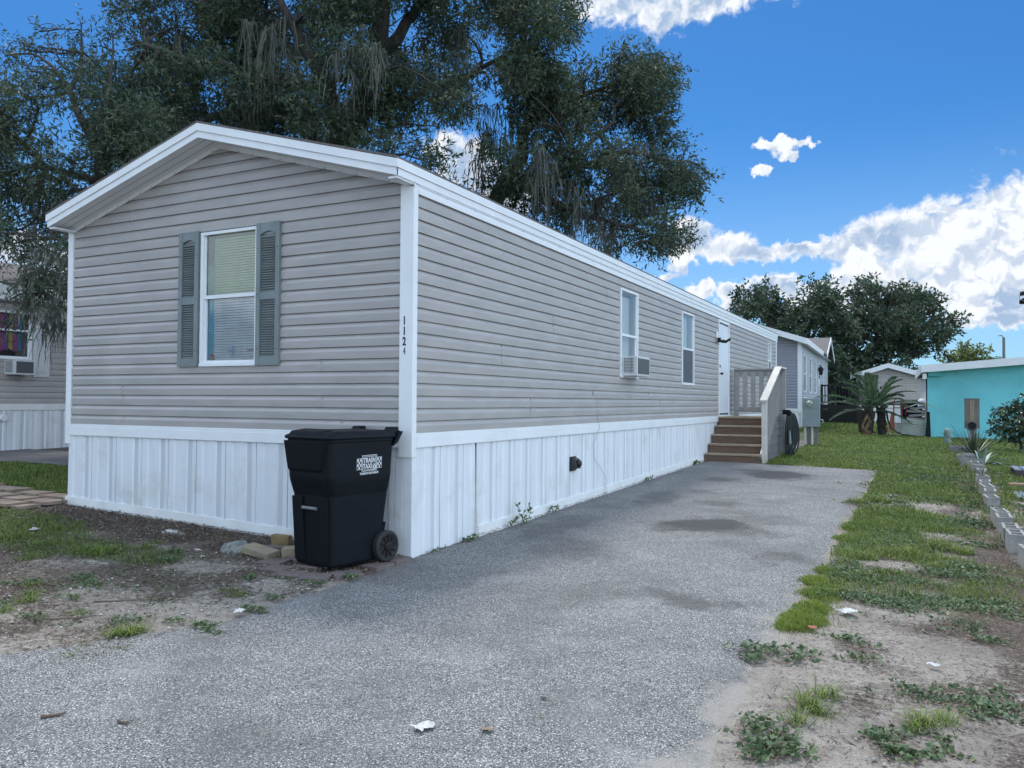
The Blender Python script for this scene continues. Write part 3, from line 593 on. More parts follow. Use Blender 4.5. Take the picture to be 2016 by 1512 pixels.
# louvred shutters
for u0, u1 in ((-2.855, -2.575), (-1.785, -1.490)):
    mb = MB(); z0, z1 = 1.695, 3.065; mb.box(u0, u0+.05, -.052, -.016, z0, z1); mb.box(u1-.05, u1, -.052, -.016, z0, z1); mb.box(u0+.05, u1-.05, -.048, -.016, z0, z0+.085); mb.box(u0+.05, u1-.05, -.048, -.016, 2.325, 2.40)
    n = 10; top_ = [(u0+.05+(u1-u0-.1)*i/n, 2.955+.028*math.sin(math.pi*i/n)**1.2) for i in range(n+1)]
    for (a, za), (b_, zb_) in zip(top_, top_[1:]): mb.hull([(a, -.048, za), (b_, -.048, zb_), (b_, -.016, zb_), (a, -.016, za)], [(a, -.048, z1), (b_, -.048, z1), (b_, -.016, z1), (a, -.016, z1)])
    mb.box(u0+.05, u1-.05, -.020, -.0165, z0+.085, 2.983)
    for za, zb_ in ((z0+.09, 2.32), (2.405, 2.945)):
        z = za
        while z < zb_-.016:
            mb.hull([(u0+.052, -.044, z), (u1-.052, -.044, z), (u1-.052, -.040, z-.003), (u0+.052, -.040, z-.003)], [(u0+.052, -.026, z+.017), (u1-.052, -.026, z+.017), (u1-.052, -.022, z+.014), (u0+.052, -.022, z+.014)]); z += .0235
    for u in (u0+.025, u1-.025):
        for z in (1.85, 2.38, 2.82): mb.lathe((u, -.052, z), [(.006, 0), (.004, .004)], 6, 1, axis=(0, -1, 0))
    mb.build('shutter', [M['shutter'], M['dark']], home)
# side windows
fr = window_unit(home, sPf, 5.25, 6.02, 1.75, 2.99, 2.35, 'plain')
mb = MB(); mb.quad((-.10, 5.28, 1.75), (-.10, 5.99, 1.75), (-.10, 5.99, 2.95), (-.10, 5.28, 2.95)); mb.build('curtain', M['curtain'], fr)
fr = window_unit(home, sPf, 8.54, 9.36, 1.715, 2.99, 2.35, 'plain')
mb = MB(); mb.quad((-.10, 8.57, 2.3), (-.10, 9.33, 2.3), (-.10, 9.33, 2.97), (-.10, 8.57, 2.97)); mb.build('curtain', M['curtain'], fr)
mb = MB(); mb.box(.006, .010, 8.57, 9.33, 1.73, 2.335); mb.build('screen', M['screen'], fr)
fr = window_unit(home, sPf, 17.47, 17.87, 2.03, 3.015, 2.55, 'plain')
mb = MB(); mb.quad((-.10, 17.5, 2.5), (-.10, 17.84, 2.5), (-.10, 17.84, 3.0), (-.10, 17.5, 3.0)); mb.build('curtain', M['curtain'], fr)
mb = MB(); mb.box(.006, .010, 17.5, 17.84, 2.05, 2.53); mb.build('screen', M['screen'], fr)
# door
mb = MB(); mb.box(-.06, .030, 11.42, 11.475, 1.10, 3.145); mb.box(-.06, .030, 12.405, 12.46, 1.10, 3.145); mb.box(-.06, .032, 11.475, 12.405, 3.09, 3.145); mb.box(-.06, .06, 11.40, 12.48, 1.06, 1.10); mb.build('door_frame', M['white'], home)
mb = MB(); mb.box(-.05, .006, 11.478, 12.402, 1.135, 3.055); dr = mb.build('door', M['door'], home, bevel=.003)
mb = MB(); mb.lathe((.006, 11.545, 1.985), [(.030, 0), (.030, .008), (.012, .012), (.012, .045), (.027, .05), (.030, .07), (.02, .085)], 14, axis=(1, 0, 0)); mb.build('door_knob', M['blackmetal'], dr, smooth=True)
mb = MB(); mb.lathe((.006, 11.545, 2.145), [(.032, 0), (.032, .02), (.022, .03)], 14, axis=(1, 0, 0)); mb.build('deadbolt', M['blackmetal'], dr)
mb = MB(); mb.box(.006, .008, 11.48, 12.40, 1.105, 1.133); mb.build('door_sweep', M['dark'], dr)
# flood light left of the door
mb = MB(); mb.box(.018, .05, 11.17, 11.27, 2.72, 2.86); fl = mb.build('flood_light', M['white'], home, bevel=.01)
mb = MB(); mb.box(.05, .11, 11.18, 11.26, 2.63, 2.73); mb.tube([(.08, 11.24, 2.67), (.12, 11.30, 2.66), (.16, 11.36, 2.66)], [.02, .034, .036], 12); mb.obox((.23, 11.36, 2.675), (.05, .03, .035), (-.004, .03, -.02), (-.003, .0, .005)); mb.build('lamp_head', M['blackmetal'], fl)
# dryer vent on the skirting, cable, numerals
mb = MB(); y0 = 3.53; mb.box(.012, .022, y0-.09, y0+.09, .50, .68); mb.hull([(.022, y0-.075, .515), (.022, y0+.075, .515), (.022, y0+.075, .665), (.022, y0-.075, .665)], [(.10, y0-.055, .535), (.10, y0+.055, .535), (.08, y0+.055, .65), (.08, y0-.055, .65)]); mb.lathe((.095, y0, .595), [(.045, 0), (.043, .02), (.026, .032)], 10, axis=(1, 0, 0)); mb.build('dryer_vent', M['vent'], home)
mb = MB(); mb.tube([(.018, 4.17, 1.475), (.05, 4.24, 1.45), (.045, 4.30, 1.36), (.04, 4.30, 1.15), (.05, 4.36, 1.02), (.05, 4.25, .92), (.035, 4.17, .80), (.035, 4.2, .62), (.045, 4.42, .47), (.05, 4.62, .30), (.06, 4.55, .16), (.09, 4.40, .125)], .0032, 5); mb.box(.014, .03, 4.15, 4.19, 1.45, 1.50); mb.build('cable', M['cable'], home)
def text_mesh(s, size, offset=0.0, extrude=.0008):
    cu = bpy.data.curves.new('txt', 'FONT'); cu.body = s; cu.size = size; cu.offset = offset; cu.extrude = extrude; cu.align_x = 'CENTER'; cu.align_y = 'CENTER'; cu.resolution_u = 3
    o = bpy.data.objects.new('txt', cu); COL.objects.link(o); bpy.context.view_layer.update()
    me = bpy.data.meshes.new_from_object(o.evaluated_get(bpy.context.evaluated_depsgraph_get())); vs = [v.co.copy() for v in me.vertices]; fs = [tuple(p.vertices) for p in me.polygons]
    bpy.data.objects.remove(o); bpy.data.curves.remove(cu); bpy.data.meshes.remove(me); return vs, fs
def add_text(mb, s, size, fn, offset=0., m=0, sx=1.):
    vs, fs = text_mesh(s, size, offset); i = len(mb.v)
    mb.v += [tuple(fn(Vector((v.x*sx, v.y, v.z)))) for v in vs]; mb.f += [tuple(i+k for k in f) for f in fs]; mb.m += [m]*len(fs)
mb = MB(); 
for ch, z, m in (('1', 2.055, 0), ('1', 1.965, 0), ('2', 1.875, 0), ('4', 1.79, 1)): add_text(mb, ch, .099 if ch != '4' else .092, lambda v, z=z: (-.062+v.x, -.0352-v.z, z+v.y), .0035 if ch != '4' else .0, m, .72)
mb.build('house_number', [M['number'], M['faded']], home)

# ------------------------------------------------------------------ window air conditioners
def aircon(label, P, u0, u1, z0, z1, dp, org):
    t = thing('air_conditioner', label, 'air conditioner', org, 'air conditioners in house windows')
    def bx(mb, a, b_, c_, d_, o0, o1, m=0): mb.hull([P(a, c_, o0), P(b_, c_, o0), P(b_, d_, o0), P(a, d_, o0)], [P(a, c_, o1), P(b_, c_, o1), P(b_, d_, o1), P(a, d_, o1)], m)
    mb = MB(); bx(mb, u0, u1, z0, z1, -.05, dp); mb.build('case', M['acwhite'], t, bevel=.008)
    mb = MB(); bx(mb, u0+.04, u1-.04, z0+.03, z1-.03, dp, dp+.006); 
    g = mb.build('condenser', M['fins'], t)
    mb = MB()
    for k in range(10): bx(mb, u0+.0, u0-.004, z0+.05+k*.022, z0+.058+k*.022, .06, dp-.05)
    for k in range(2): bx(mb, u0-.004, u0-.0055, z0+.05, z0+.27, .06+k*(dp-.05)*.5, .065+k*(dp-.05)*.5)
    mb.build('side_louver', M['fins'], t)
    return t
aircon('off-white air conditioner jutting from the side wall of the taupe home', sPf, 5.32, 5.92, 1.745, 2.03, .25, (.1, 5.63, 1.75))

# ------------------------------------------------------------------ porch steps
st = thing('porch_steps', 'brown wooden porch steps with grey railing up to the white door', 'steps', (.6, 11.4, gz(.6, 11.4)))
g0 = gz(.6, 10.2); RZ = .178; RUN = .29; X0, X1 = .035, 1.07
for k in range(5):
    yk = 10.2+k*RUN; zt = g0+.02+RZ*(k+1)-.03
    mb = MB(); jag = .012*k
    mb.box(X0+.0, X1+.02, yk+.012, yk+.045, (g0-.03 if k == 0 else zt-RZ+.0), zt-.034); mb.build('riser', M['wood'], st)
    if k < 4:
        mb = MB(); mb.box(X0+.0, X1+.02, yk-.012, yk+.14, zt-.034, zt); mb.box(X0, X1+.02, yk+.146, yk+RUN+.008, zt-.034, zt); mb.build('tread', [M['woodtop']], st, bevel=.004)
LZ = g0+.02+RZ*5-.03; yL = 10.2+4*RUN; yE = 12.75
mb = MB()
for k in range(10):
    a = yL-.014+k*.141; mb.box(X0, X1+.04, a, a+.135, LZ-.034, LZ)
mb.build('landing', M['woodtop'], st, bevel=.004)
mb = MB(); mb.box(X0+.1, X1+.1, yE-.03, yE, g0, LZ-.04); mb.build('rear_skirt', M['greyside'], st)
# closed right side in lapped boards, following the stair
for k in range(6):
    zb_ = g0-.02+k*.165; zt = zb_+.16; ya = 10.42+max(0, (zb_-g0-.08))*1.62
    mb = MB(); mb.hull([(X1+.045, ya, zb_), (X1+.07, ya, zb_), (X1+.07, yE, zb_), (X1+.045, yE, zb_)], [(X1+.045, ya+.22, zt), (X1+.058, ya+.22, zt), (X1+.058, yE, zt), (X1+.045, yE, zt)]); mb.build('side_board', M['greyside'], st)
mb = MB(); mb.beam((X1+.028, 10.30, g0+.12), (X1+.028, 11.45, LZ+.05), .03, .16); mb.build('stringer', M['palepaint'], st)
mb = MB(); mb.beam((X1+.085, 10.47, g0+.16), (X1+.085, 11.55, LZ+.02), .03, .10); mb.build('stringer', M['greyside'], st)
# posts, rails, balusters
mb = MB(); mb.box(X1+.03, X1+.12, 10.36, 10.45, g0-.03, 1.40); mb.box(X1+.025, X1+.125, 10.352, 10.36, g0+.0, 1.38); mb.build('post', M['palepaint'], st, bevel=.006)
for x, y in ((X1+.04, yE-.10), (X0+.05, yE-.09)):
    mb = MB(); mb.box(x, x+.09, y, y+.09, g0-.03 if x > .5 else LZ, 2.10); mb.build('post', M['greypaint'], st, bevel=.006)
mb = MB(); mb.hull([(X1-.0, 10.30, 1.385), (X1+.14, 10.30, 1.385), (X1+.14, 12.05, 2.105), (X1-.0, 12.05, 2.105)], [(X1-.0, 10.30, 1.425), (X1+.14, 10.30, 1.425), (X1+.14, 12.05, 2.145), (X1-.0, 12.05, 2.145)]); mb.box(X1, X1+.14, 12.05, yE, 2.105, 2.143)
mb.build('handrail', M['palepaint'], st, bevel=.006)
for k in range(9):
    y = 10.55+k*.165; za = g0+.12+max(0, min(y-10.36, 1.25))*.62; zb_ = 1.385+(y-10.30)*.4114 if y < 12.05 else 2.10
    mb = MB(); mb.box(X1+.088, X1+.113, y, y+.035, za, zb_-.02); mb.build('baluster', M['greypaint'], st)
mb = MB(); mb.box(X0+.08, X1+.03, yE-.085, yE-.045, 1.955, 2.095); mb.box(X0+.06, X1+.05, yE-.13, yE-.01, 2.097, 2.13); mb.build('back_rail', M['greypaint'], st); mb = MB(); mb.box(X0+.08, X1+.03, yE-.085, yE-.045, LZ+.09, LZ+.20); mb.build('back_rail', M['greypaint'], st)
for k in range(6):
    x = X0+.07+k*.178; mb = MB(); mb.box(x, x+.10, yE-.115, yE-.0855, LZ+.12, 2.05); mb.build('baluster', M['greypaint'], st)

# hose hung on the porch corner
def hose():
    t = thing('garden_hose', 'dark green garden hose coiled on the corner of the wooden porch', 'hose', (1.3, 12.6, gz(1.3, 12.6)))
    gx, gy = 1.34, 12.25; zt = 1.14; mb = MB()
    for k in range(13):
        w_ = .03+.0115*k+random.uniform(0, .02); zb_ = gz(gx, gy)+.03+.05*random.random()+.05*(k % 4); off = (k-6)*.012
        P = []
        for j in range(25):
            a = 2*math.pi*j/24; r_ = math.sin(a/2)**.9
            P.append((gx+off*.6+math.sin(a)*w_*(.35+.65*r_)*.75+.015*k/9, gy+off+.05*math.cos(a*1.)+math.sin(a)*w_*.55, zt-(zt-zb_)*(1-math.cos(a))/2))
        mb.tube(P, .0145, 7)
    mb.tube([(gx+.05, gy, .35), (gx+.10, gy-.03, gz(gx, gy)+.02), (gx+.25, gy-.1, gz(gx, gy)+.012), (gx+.1, gy-.35, gz(gx, gy)+.012), (gx-.05, gy-.3, gz(gx, gy)+.013)], .0125, 7); mb.build('hose', M['hose'], t, smooth=True)
    mb = MB(); mb.obox((gx-.06, gy, zt+.03), (.07, 0, 0), (0, .09, 0), (0, 0, .05)); mb.lathe((gx, gy-.1, zt+.0), [(.05, 0), (.03, .03), (.03, .17), (.05, .2)], 10, axis=(0, 1, 0)); mb.build('hanger', M['black'], t)
    mb = MB(); mb.tube([(gx+.02, gy-.12, .78), (gx+.03, gy-.13, .62), (gx+.03, gy-.12, .5)], [.012, .022, .028], 8); mb.build('nozzle', M['metergrey'], t)
hose()

# ------------------------------------------------------------------ trash cart
def trash_cart():
    bx_, by_ = -.335, -.52; g = gz(bx_, by_)+.035; rot = Matrix.Rotation(math.radians(-9), 4, 'Z')
    t = thing('trash_cart', 'black wheeled trash cart with white checkered logo beside the corner post', 'trash bin', (bx_, by_, g))
    T = lambda p: Vector((bx_, by_, g))+rot @ Vector(p)      # local: -y is the front, +x the side with the logo
    def ring(w, f, b_, z, r=.05, n=4, k=0):
        pts = []
        for (cx_, cy_, a0) in ((w-r, b_-r, 0), (-w+r, b_-r, 90), (-w+r, -f+r, 180), (w-r, -f+r, 270)):
            for i in range(n+1):
                a = math.radians(a0+90*i/n); pts.append((cx_+r*math.cos(a), cy_+r*math.sin(a), z))
        return pts
    secs = [(.225, .285, .20, .0, .05), (.234, .293, .225, .02, .05), (.241, .303, .275, .30, .055), (.249, .313, .31, .555, .06), (.256, .322, .318, .59, .06), (.268, .342, .328, .665, .065), (.270, .348, .333, .70, .065), (.277, .358, .345, .975, .07), (.281, .364, .352, .98, .07), (.281, .364, .352, 1.0, .07)]
    mb = MB(); rings = [ring(w, f, b_, z, r) for w, f, b_, z, r in secs]; n = len(rings[0])
    mb.v = [T(p) for r_ in rings for p in r_]
    for j in range(len(rings)-1):
        for k in range(n): mb.f.append((j*n+k, j*n+(k+1) % n, (j+1)*n+(k+1) % n, (j+1)*n+k)); mb.m.append(0)
    mb.f.append(tuple(range(n-1, -1, -1))); mb.m.append(0); mb.f.append(tuple(range((len(rings)-1)*n, len(rings)*n))); mb.m.append(0)
    mb.hull([T((-.225, -.368, .76)), T((.16, -.368, .76)), T((.18, -.34, .76)), T((-.24, -.34, .76))], [T((-.25, -.392, .985)), T((.22, -.392, .985)), T((.235, -.352, .985)), T((-.26, -.352, .985))])
    mb.hull([T((-.225, -.346, .735)), T((.14, -.346, .735)), T((.14, -.32, .735)), T((-.225, -.32, .735))], [T((-.225, -.3675, .761)), T((.16, -.3675, .761)), T((.16, -.345, .761)), T((-.225, -.345, .761))])
    # raised panels left and right of the lift recess
    mb.hull([T((-.205, -.30, .03)), T((-.08, -.30, .03)), T((-.075, -.26, .03)), T((-.19, -.26, .03))], [T((-.215, -.331, .54)), T((-.095, -.331, .54)), T((-.095, -.29, .54)), T((-.215, -.29, .54))])
    mb.hull([T((.08, -.30, .03)), T((.20, -.30, .03)), T((.18, -.26, .03)), T((.075, -.26, .03))], [T((.095, -.331, .54)), T((.20, -.331, .54)), T((.20, -.29, .54)), T((.095, -.29, .54))])
    body = mb.build('body', M['black'], t, bevel=.006, smooth=False)
    mb = MB(); mb.tube([T((-.085, -.328, .455)), T((.085, -.328, .455))], .013, 10); mb.build('lift_bar', mat('scuffed steel bar', (.22, .22, .22), .5, (.1, .1, .1), 40), t)
    mb = MB(); rr = [ring(.292, .384, .37, 1.0, .075), ring(.296, .388, .374, 1.012, .075), ring(.290, .38, .37, 1.028, .075), ring(.25, .33, .33, 1.048, .07), ring(.24, .27, .30, 1.062, .06)]
    mb.v = [T(p) for r_ in rr for p in r_]
    for j in range(len(rr)-1):
        for k in range(n): mb.f.append((j*n+k, j*n+(k+1) % n, (j+1)*n+(k+1) % n, (j+1)*n+k)); mb.m.append(0)
    mb.f.append(tuple(range(n-1, -1, -1))); mb.m.append(0); mb.f.append(tuple(range((len(rr)-1)*n, len(rr)*n))); mb.m.append(0)
    mb.hull([T((-.23, -.365, 1.028)), T((.15, -.365, 1.028)), T((.15, -.24, 1.045)), T((-.23, -.24, 1.045))], [T((-.21, -.35, 1.062)), T((.13, -.35, 1.062)), T((.13, -.21, 1.078)), T((-.21, -.21, 1.078))])
    for s_ in (-1, 1): mb.hull([T((s_*.2-.05, .30, 1.03)), T((s_*.2+.05, .30, 1.03)), T((s_*.2+.05, .41, 1.02)), T((s_*.2-.05, .41, 1.02))], [T((s_*.2-.04, .34, 1.085)), T((s_*.2+.04, .34, 1.085)), T((s_*.2+.04, .42, 1.085)), T((s_*.2-.04, .42, 1.085))])
    mb.build('lid', M['black'], t, bevel=.006)
    mb = MB()
    for s_ in (-1, 1): mb.hull([T((s_*.255-.03, .31, .93)), T((s_*.255+.03, .31, .93)), T((s_*.255+.03, .365, .96)), T((s_*.255-.03, .365, .96))], [T((s_*.255-.03, .37, 1.03)), T((s_*.255+.03, .37, 1.03)), T((s_*.255+.03, .425, 1.05)), T((s_*.255-.03, .425, 1.05))])
    mb.tube([T((-.255, .405, 1.04)), T((.255, .405, 1.04))], .017, 10); mb.build('handle', M['black'], t)
    mb = MB(); mb.tube([T((-.29, .255, .105)), T((.29, .255, .105))], .012, 8); mb.hull([T((-.2, .18, .06)), T((.2, .18, .06)), T((.2, .26, .06)), T((-.2, .26, .06))], [T((-.24, .24, .30)), T((.24, .24, .30)), T((.24, .275, .30)), T((-.24, .275, .30))]); mb.build('axle', M['black'], t)
    ax = rot @ Vector((1, 0, 0))
    for s_ in (-1, 1):
        c = T((s_*.262, .255, .105)); R_ = .130
        mb = MB(); mb.lathe(c-ax*.032, [(.08, 0), (R_-.012, .0), (R_, .012), (R_, .052), (R_-.012, .064), (.100, .064), (.096, .056), (.08, .05)], 28, axis=ax); wl = mb.build('wheel', M['tyre'], t)
        mb = MB(); mb.lathe(c-ax*.02, [(.096, 0), (.096, .038), (.09, .04), (.04, .036), (.036, .056), (.02, .058)], 24, axis=ax)
        o = ax.orthogonal().normalized(); b2 = ax.cross(o)
        for k in range(10):
            a = 2*math.pi*k/10; dv = o*math.cos(a)+b2*math.sin(a); mb.obox(c+dv*.07+ax*.022*s_, dv*.032, dv.cross(ax)*.006, ax*.007)
        mb.build('rim', M['blackmetal'], wl)
    # logo on the side: sheared block lettering between two chequered flags
    zc, yc, xo = .80, .05, .3055
    def sx_at(z): return .270+(z-.70)/.275*.007 if z >= .70 else .268+(z-.665)/.035*.002
    def F(p):       # plane: u along +y (front to back), v up; sheared
        u, v = p[0]*.86, p[1]*.9; z = zc+v+u*.02; return T((sx_at(z)+.0022+p[2], yc+u, z))
    def ring2(mb, u0, u1, v0, v1, th, m=0):
        for a, b_, c_, d_ in ((u0, u1, v1-th, v1), (u0, u1, v0, v0+th), (u0, u0+th, v0+th, v1-th), (u1-th, u1, v0+th, v1-th)): mb.poly([F((a, c_, 0)), F((b_, c_, 0)), F((b_, d_, 0)), F((a, d_, 0))], m)
    mb = MB(); ring2(mb, -.095, .095, -.068, .075, .005); ring2(mb, -.085, .085, -.058, .063, .0045)
    for s_ in (-1, 1):
        u0 = -.158 if s_ < 0 else .098; ring2(mb, u0, u0+.06, -.05, .05, .004)
        for i in range(3):
            for j in range(4):
                if (i+j) % 2: mb.poly([F((u0+.006+i*.016, -.044+j*.022, 0)), F((u0+.022+i*.016, -.044+j*.022, 0)), F((u0+.022+i*.016, -.022+j*.022, 0)), F((u0+.006+i*.016, -.022+j*.022, 0))])
    add_text(mb, 'TRASH', .062, lambda v: F((v.x, .026+v.y, v.z)), .002, 0, .80); add_text(mb, 'TAXI', .062, lambda v: F((v.x-.026, -.026+v.y, v.z)), .002, 0, .80); add_text(mb, 'TRASHIN IS OUR PASSION', .028, lambda v: F((v.x, -.088+v.y, v.z)), .0008, 0, .72)
    for r0, r1 in ((.026, .030), (.008, .019)):
        pr = [(F((.062+r0*math.cos(a), -.032+r0*math.sin(a), .0004)), F((.062+r1*math.cos(a), -.032+r1*math.sin(a), .0004))) for a in np.linspace(0, 2*math.pi, 19)]
        for (a, b_), (c_, d_) in zip(pr, pr[1:]): mb.quad(a, b_, d_, c_)
    mb.build('logo', M['logo'], body)
trash_cart()

# ------------------------------------------------------------------ house behind the porch
def yaw_pt(org, a):
    ca, sa = math.cos(a), math.sin(a)
    return lambda x, y, z: Vector((org[0]+x*ca-y*sa, org[1]+x*sa+y*ca, org[2]+z))
h2o = (-.35, 26.8, gz(0, 26.8)); H2 = yaw_pt(h2o, math.radians(2.2))
h2 = thing('mobile_home', 'blue grey mobile home behind the porch, with narrow windows and a brown cross gable', 'house', H2(-2.2, 6, 0))
def h2box(mb, x0, x1, y0, y1, z0, z1, m=0): mb.hull([H2(x0, y0, z0), H2(x1, y0, z0), H2(x1, y1, z0), H2(x0, y1, z0)], [H2(x0, y0, z1), H2(x1, y0, z1), H2(x1, y1, z1), H2(x0, y1, z1)], m)
W2, L2, E2, P2 = 4.4, 15., 3.42, 4.15
mb = MB(); sl = (P2-E2)/(W2/2)
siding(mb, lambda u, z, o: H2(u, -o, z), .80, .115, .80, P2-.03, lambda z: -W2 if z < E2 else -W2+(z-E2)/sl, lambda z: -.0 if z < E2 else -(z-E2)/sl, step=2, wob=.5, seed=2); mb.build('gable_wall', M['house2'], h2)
W2S = [(1.05, 1.95, 1.45, 2.92), (3.55, 4.45, 1.45, 2.92), (6.0, 6.9, 1.45, 2.92), (10.6, 11.4, 1.5, 2.9), (8.5, 9.35, .95, 2.95)]
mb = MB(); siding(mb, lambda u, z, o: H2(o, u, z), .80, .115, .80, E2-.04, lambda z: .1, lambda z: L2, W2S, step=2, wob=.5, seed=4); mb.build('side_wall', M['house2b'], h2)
mb = MB(); h2box(mb, -W2-.02, .02, -.03, .0, .70, .80); h2box(mb, .0, .03, 0, L2, .70, .80); mb.build('floor_band', M['white'], h2)
mb = MB(); skirting(mb, lambda u, z, o: H2(u, -o, z), -W2, 0, .70, lambda u: -.08, 1, 3); skirting(mb, lambda u, z, o: H2(o, u, z), 0, L2, .70, lambda u: -.08, 1, 3); mb.build('skirting', [M['whitedirty'], M['perf']], h2)
mb = MB(); h2box(mb, -.11, .03, -.035, -.002, .62, E2); h2box(mb, -.002, .03, -.002, .10, .62, E2); mb.build('corner_post', M['white'], h2)
mb = MB()
for s_ in (0, 1):
    a = [(-W2-.25, E2+.0), (-W2/2, P2+.09)] if s_ == 0 else [(-W2/2, P2+.09), (.25, E2)]
    mb.hull([H2(a[0][0], -.35, a[0][1]), H2(a[1][0], -.35, a[1][1]), H2(a[1][0], L2+.3, a[1][1]), H2(a[0][0], L2+.3, a[0][1])], [H2(a[0][0], -.35, a[0][1]+.05), H2(a[1][0], -.35, a[1][1]+.05), H2(a[1][0], L2+.3, a[1][1]+.05), H2(a[0][0], L2+.3, a[0][1]+.05)])
rf2 = mb.build('roof', M['shingle'], h2)
mb = MB()
for (x0, z0_, x1, z1_) in ((-W2-.25, E2, -W2/2, P2+.09), (-W2/2, P2+.09, .25, E2)):
    mb.hull([H2(x0, -.38, z0_-.16), H2(x1, -.38, z1_-.16), H2(x1, -.352, z1_-.16), H2(x0, -.352, z0_-.16)], [H2(x0, -.38, z0_+.06), H2(x1, -.38, z1_+.06), H2(x1, -.352, z1_+.06), H2(x0, -.352, z0_+.06)])
    mb.quad(H2(x0, -.35, z0_-.06), H2(x1, -.35, z1_-.06), H2(x1, 0, z1_-.06), H2(x0, 0, z0_-.06))
mb.hull([H2(.25, -.38, E2-.16), H2(.28, -.38, E2-.16), H2(.28, 8.3, E2-.16), H2(.25, 8.3, E2-.16)], [H2(.25, -.38, E2+.06), H2(.28, -.38, E2+.06), H2(.28, 8.3, E2+.06), H2(.25, 8.3, E2+.06)])
mb.quad(H2(.25, 0, E2-.1), H2(0, 0, E2-.1), H2(0, L2, E2-.1), H2(.25, L2, E2-.1)); mb.build('fascia', M['white'], h2)
# cross gable over the front door: its triangle faces the lawn
mb = MB(); y0, y1, ym, xf = 8.3, 13.6, 10.95, .42
zb2, zp2 = E2-.05, 4.28
for a, b_, za, zb_ in ((y0-.2, ym, zb2-.05, zp2), (ym, y1+.2, zp2, zb2-.05)): mb.hull([H2(-2.4, a, za), H2(xf, a, za), H2(xf, b_, zb_), H2(-2.4, b_, zb_)], [H2(-2.4, a, za+.06), H2(xf, a, za+.06), H2(xf, b_, zb_+.06), H2(-2.4, b_, zb_+.06)])
mb.build('cross_roof', M['shingle'], h2)
mb = MB(); mb.poly([H2(.06, y0, zb2), H2(.06, y1, zb2), H2(.06, ym, zp2-.02)]); 
for a, b_, za, zb_ in ((y0-.22, ym, zb2-.07, zp2), (ym, y1+.22, zp2, zb2-.07)): mb.hull([H2(xf+.002, a, za-.14), H2(xf+.03, a, za-.14), H2(xf+.03, b_, zb_-.14), H2(xf+.002, b_, zb_-.14)], [H2(xf+.002, a, za+.07), H2(xf+.03, a, za+.07), H2(xf+.03, b_, zb_+.07), H2(xf+.002, b_, zb_+.07)])
mb.build('gable_face', M['white'], h2)
for (u0, u1, z0, z1) in W2S[:4]:
    w = window_unit(h2, lambda u, z, o: H2(o, u, z), u0, u1, z0+.03, z1-.03, (z0+z1)/2, 'plain', M['glassdull'])
    mb = MB(); mb.poly([H2(-.10, u0+.45, (z0+z1)/2+.05), H2(-.10, u1-.05, (z0+z1)/2+.05), H2(-.10, u1-.05, z1-.1), H2(-.10, u0+.6, z1-.1)]); mb.build('curtain', M['curtain'], w)
    mb = MB()
    pass
    for u in (u0-.13, u1+.025): mb = MB(); h2box(mb, .026, .04, u, u+.10, z0-.02, z1+.02); mb.build('shutter', M['white'], w)
mb = MB(); h2box(mb, -.02, .02, 8.5, 9.35, .95, 2.95); dr2 = mb.build('door', M['door'], h2); mb = MB(); h2box(mb, .021, .024, 8.68, 9.17, 2.2, 2.75); mb.build('pane', M['glass'], dr2)
mb = MB(); p = H2(.16, 8.1, 2.55); mb.lathe(p, [(.04, -.2), (.09, -.12), (.11, .05), (.14, .08), (.03, .2), (.01, .26)], 8); mb.tube([H2(.02, 8.1, 2.5), H2(.1, 8.1, 2.85), H2(.16, 8.1, 2.8)], .018, 6); mb.build('lantern', M['blackmetal'], h2)

# black timber deck by that house
dk = thing('porch_deck', 'black timber deck with railing beside the blue grey mobile home', 'deck', H2(1.0, 10, 0))
dx0, dx1, dy0, dy1, dz = .06, 1.75, 9.0, 11.6, .95
mb = MB(); h2box(mb, dx0, dx1, dy0, dy1, dz-.22, dz); mb.build('floor', M['blackmetal'], dk)
mb = MB(); h2box(mb, dx0, dx1, dy0+.03, dy0+.05, -.1, dz-.23)
h2box(mb, dx1-.05, dx1-.03, dy0+.06, dy1, -.1, dz-.23); mb.build('skirt', M['blackmetal'], dk)
for x, y in ((dx0+.02, dy0), (dx1-.12, dy0), (dx1-.12, dy1-.1), (dx1-.12, (dy0+dy1)/2)):
    mb = MB(); h2box(mb, x, x+.1, y-.002, y+.1, -.1, dz+.98); mb.build('post', M['blackmetal'], dk)
mb = MB(); h2box(mb, dx0+.125, dx1-.125, dy0+.01, dy0+.07, dz+.88, dz+.96); h2box(mb, dx0+.125, dx1-.125, dy0+.02, dy0+.06, dz+.08, dz+.14); mb.build('rail', M['blackmetal'], dk)
mb = MB(); h2box(mb, dx1-.10, dx1-.04, dy0+.102, dy1-.1, dz+.88, dz+.96); mb.build('rail', M['blackmetal'], dk)
for k in range(11):
    x = dx0+.19+k*.13; mb = MB(); h2box(mb, x, x+.045, dy0+.025, dy0+.055, dz+.142, dz+.878); mb.build('baluster', M['blackmetal'], dk)
for k in range(12):
    y = dy0+.2+k*.19; mb = MB(); h2box(mb, dx1-.085, dx1-.055, y, y+.045, dz+.0, dz+.878); mb.build('baluster', M['blackmetal'], dk)
for k in range(4):
    mb = MB(); h2box(mb, dx0+.15, dx1-.15, dy0-.012, dy0+.028, .08+k*.16, .16+k*.16); mb.build('skirt_board', M['blackmetal'], dk)
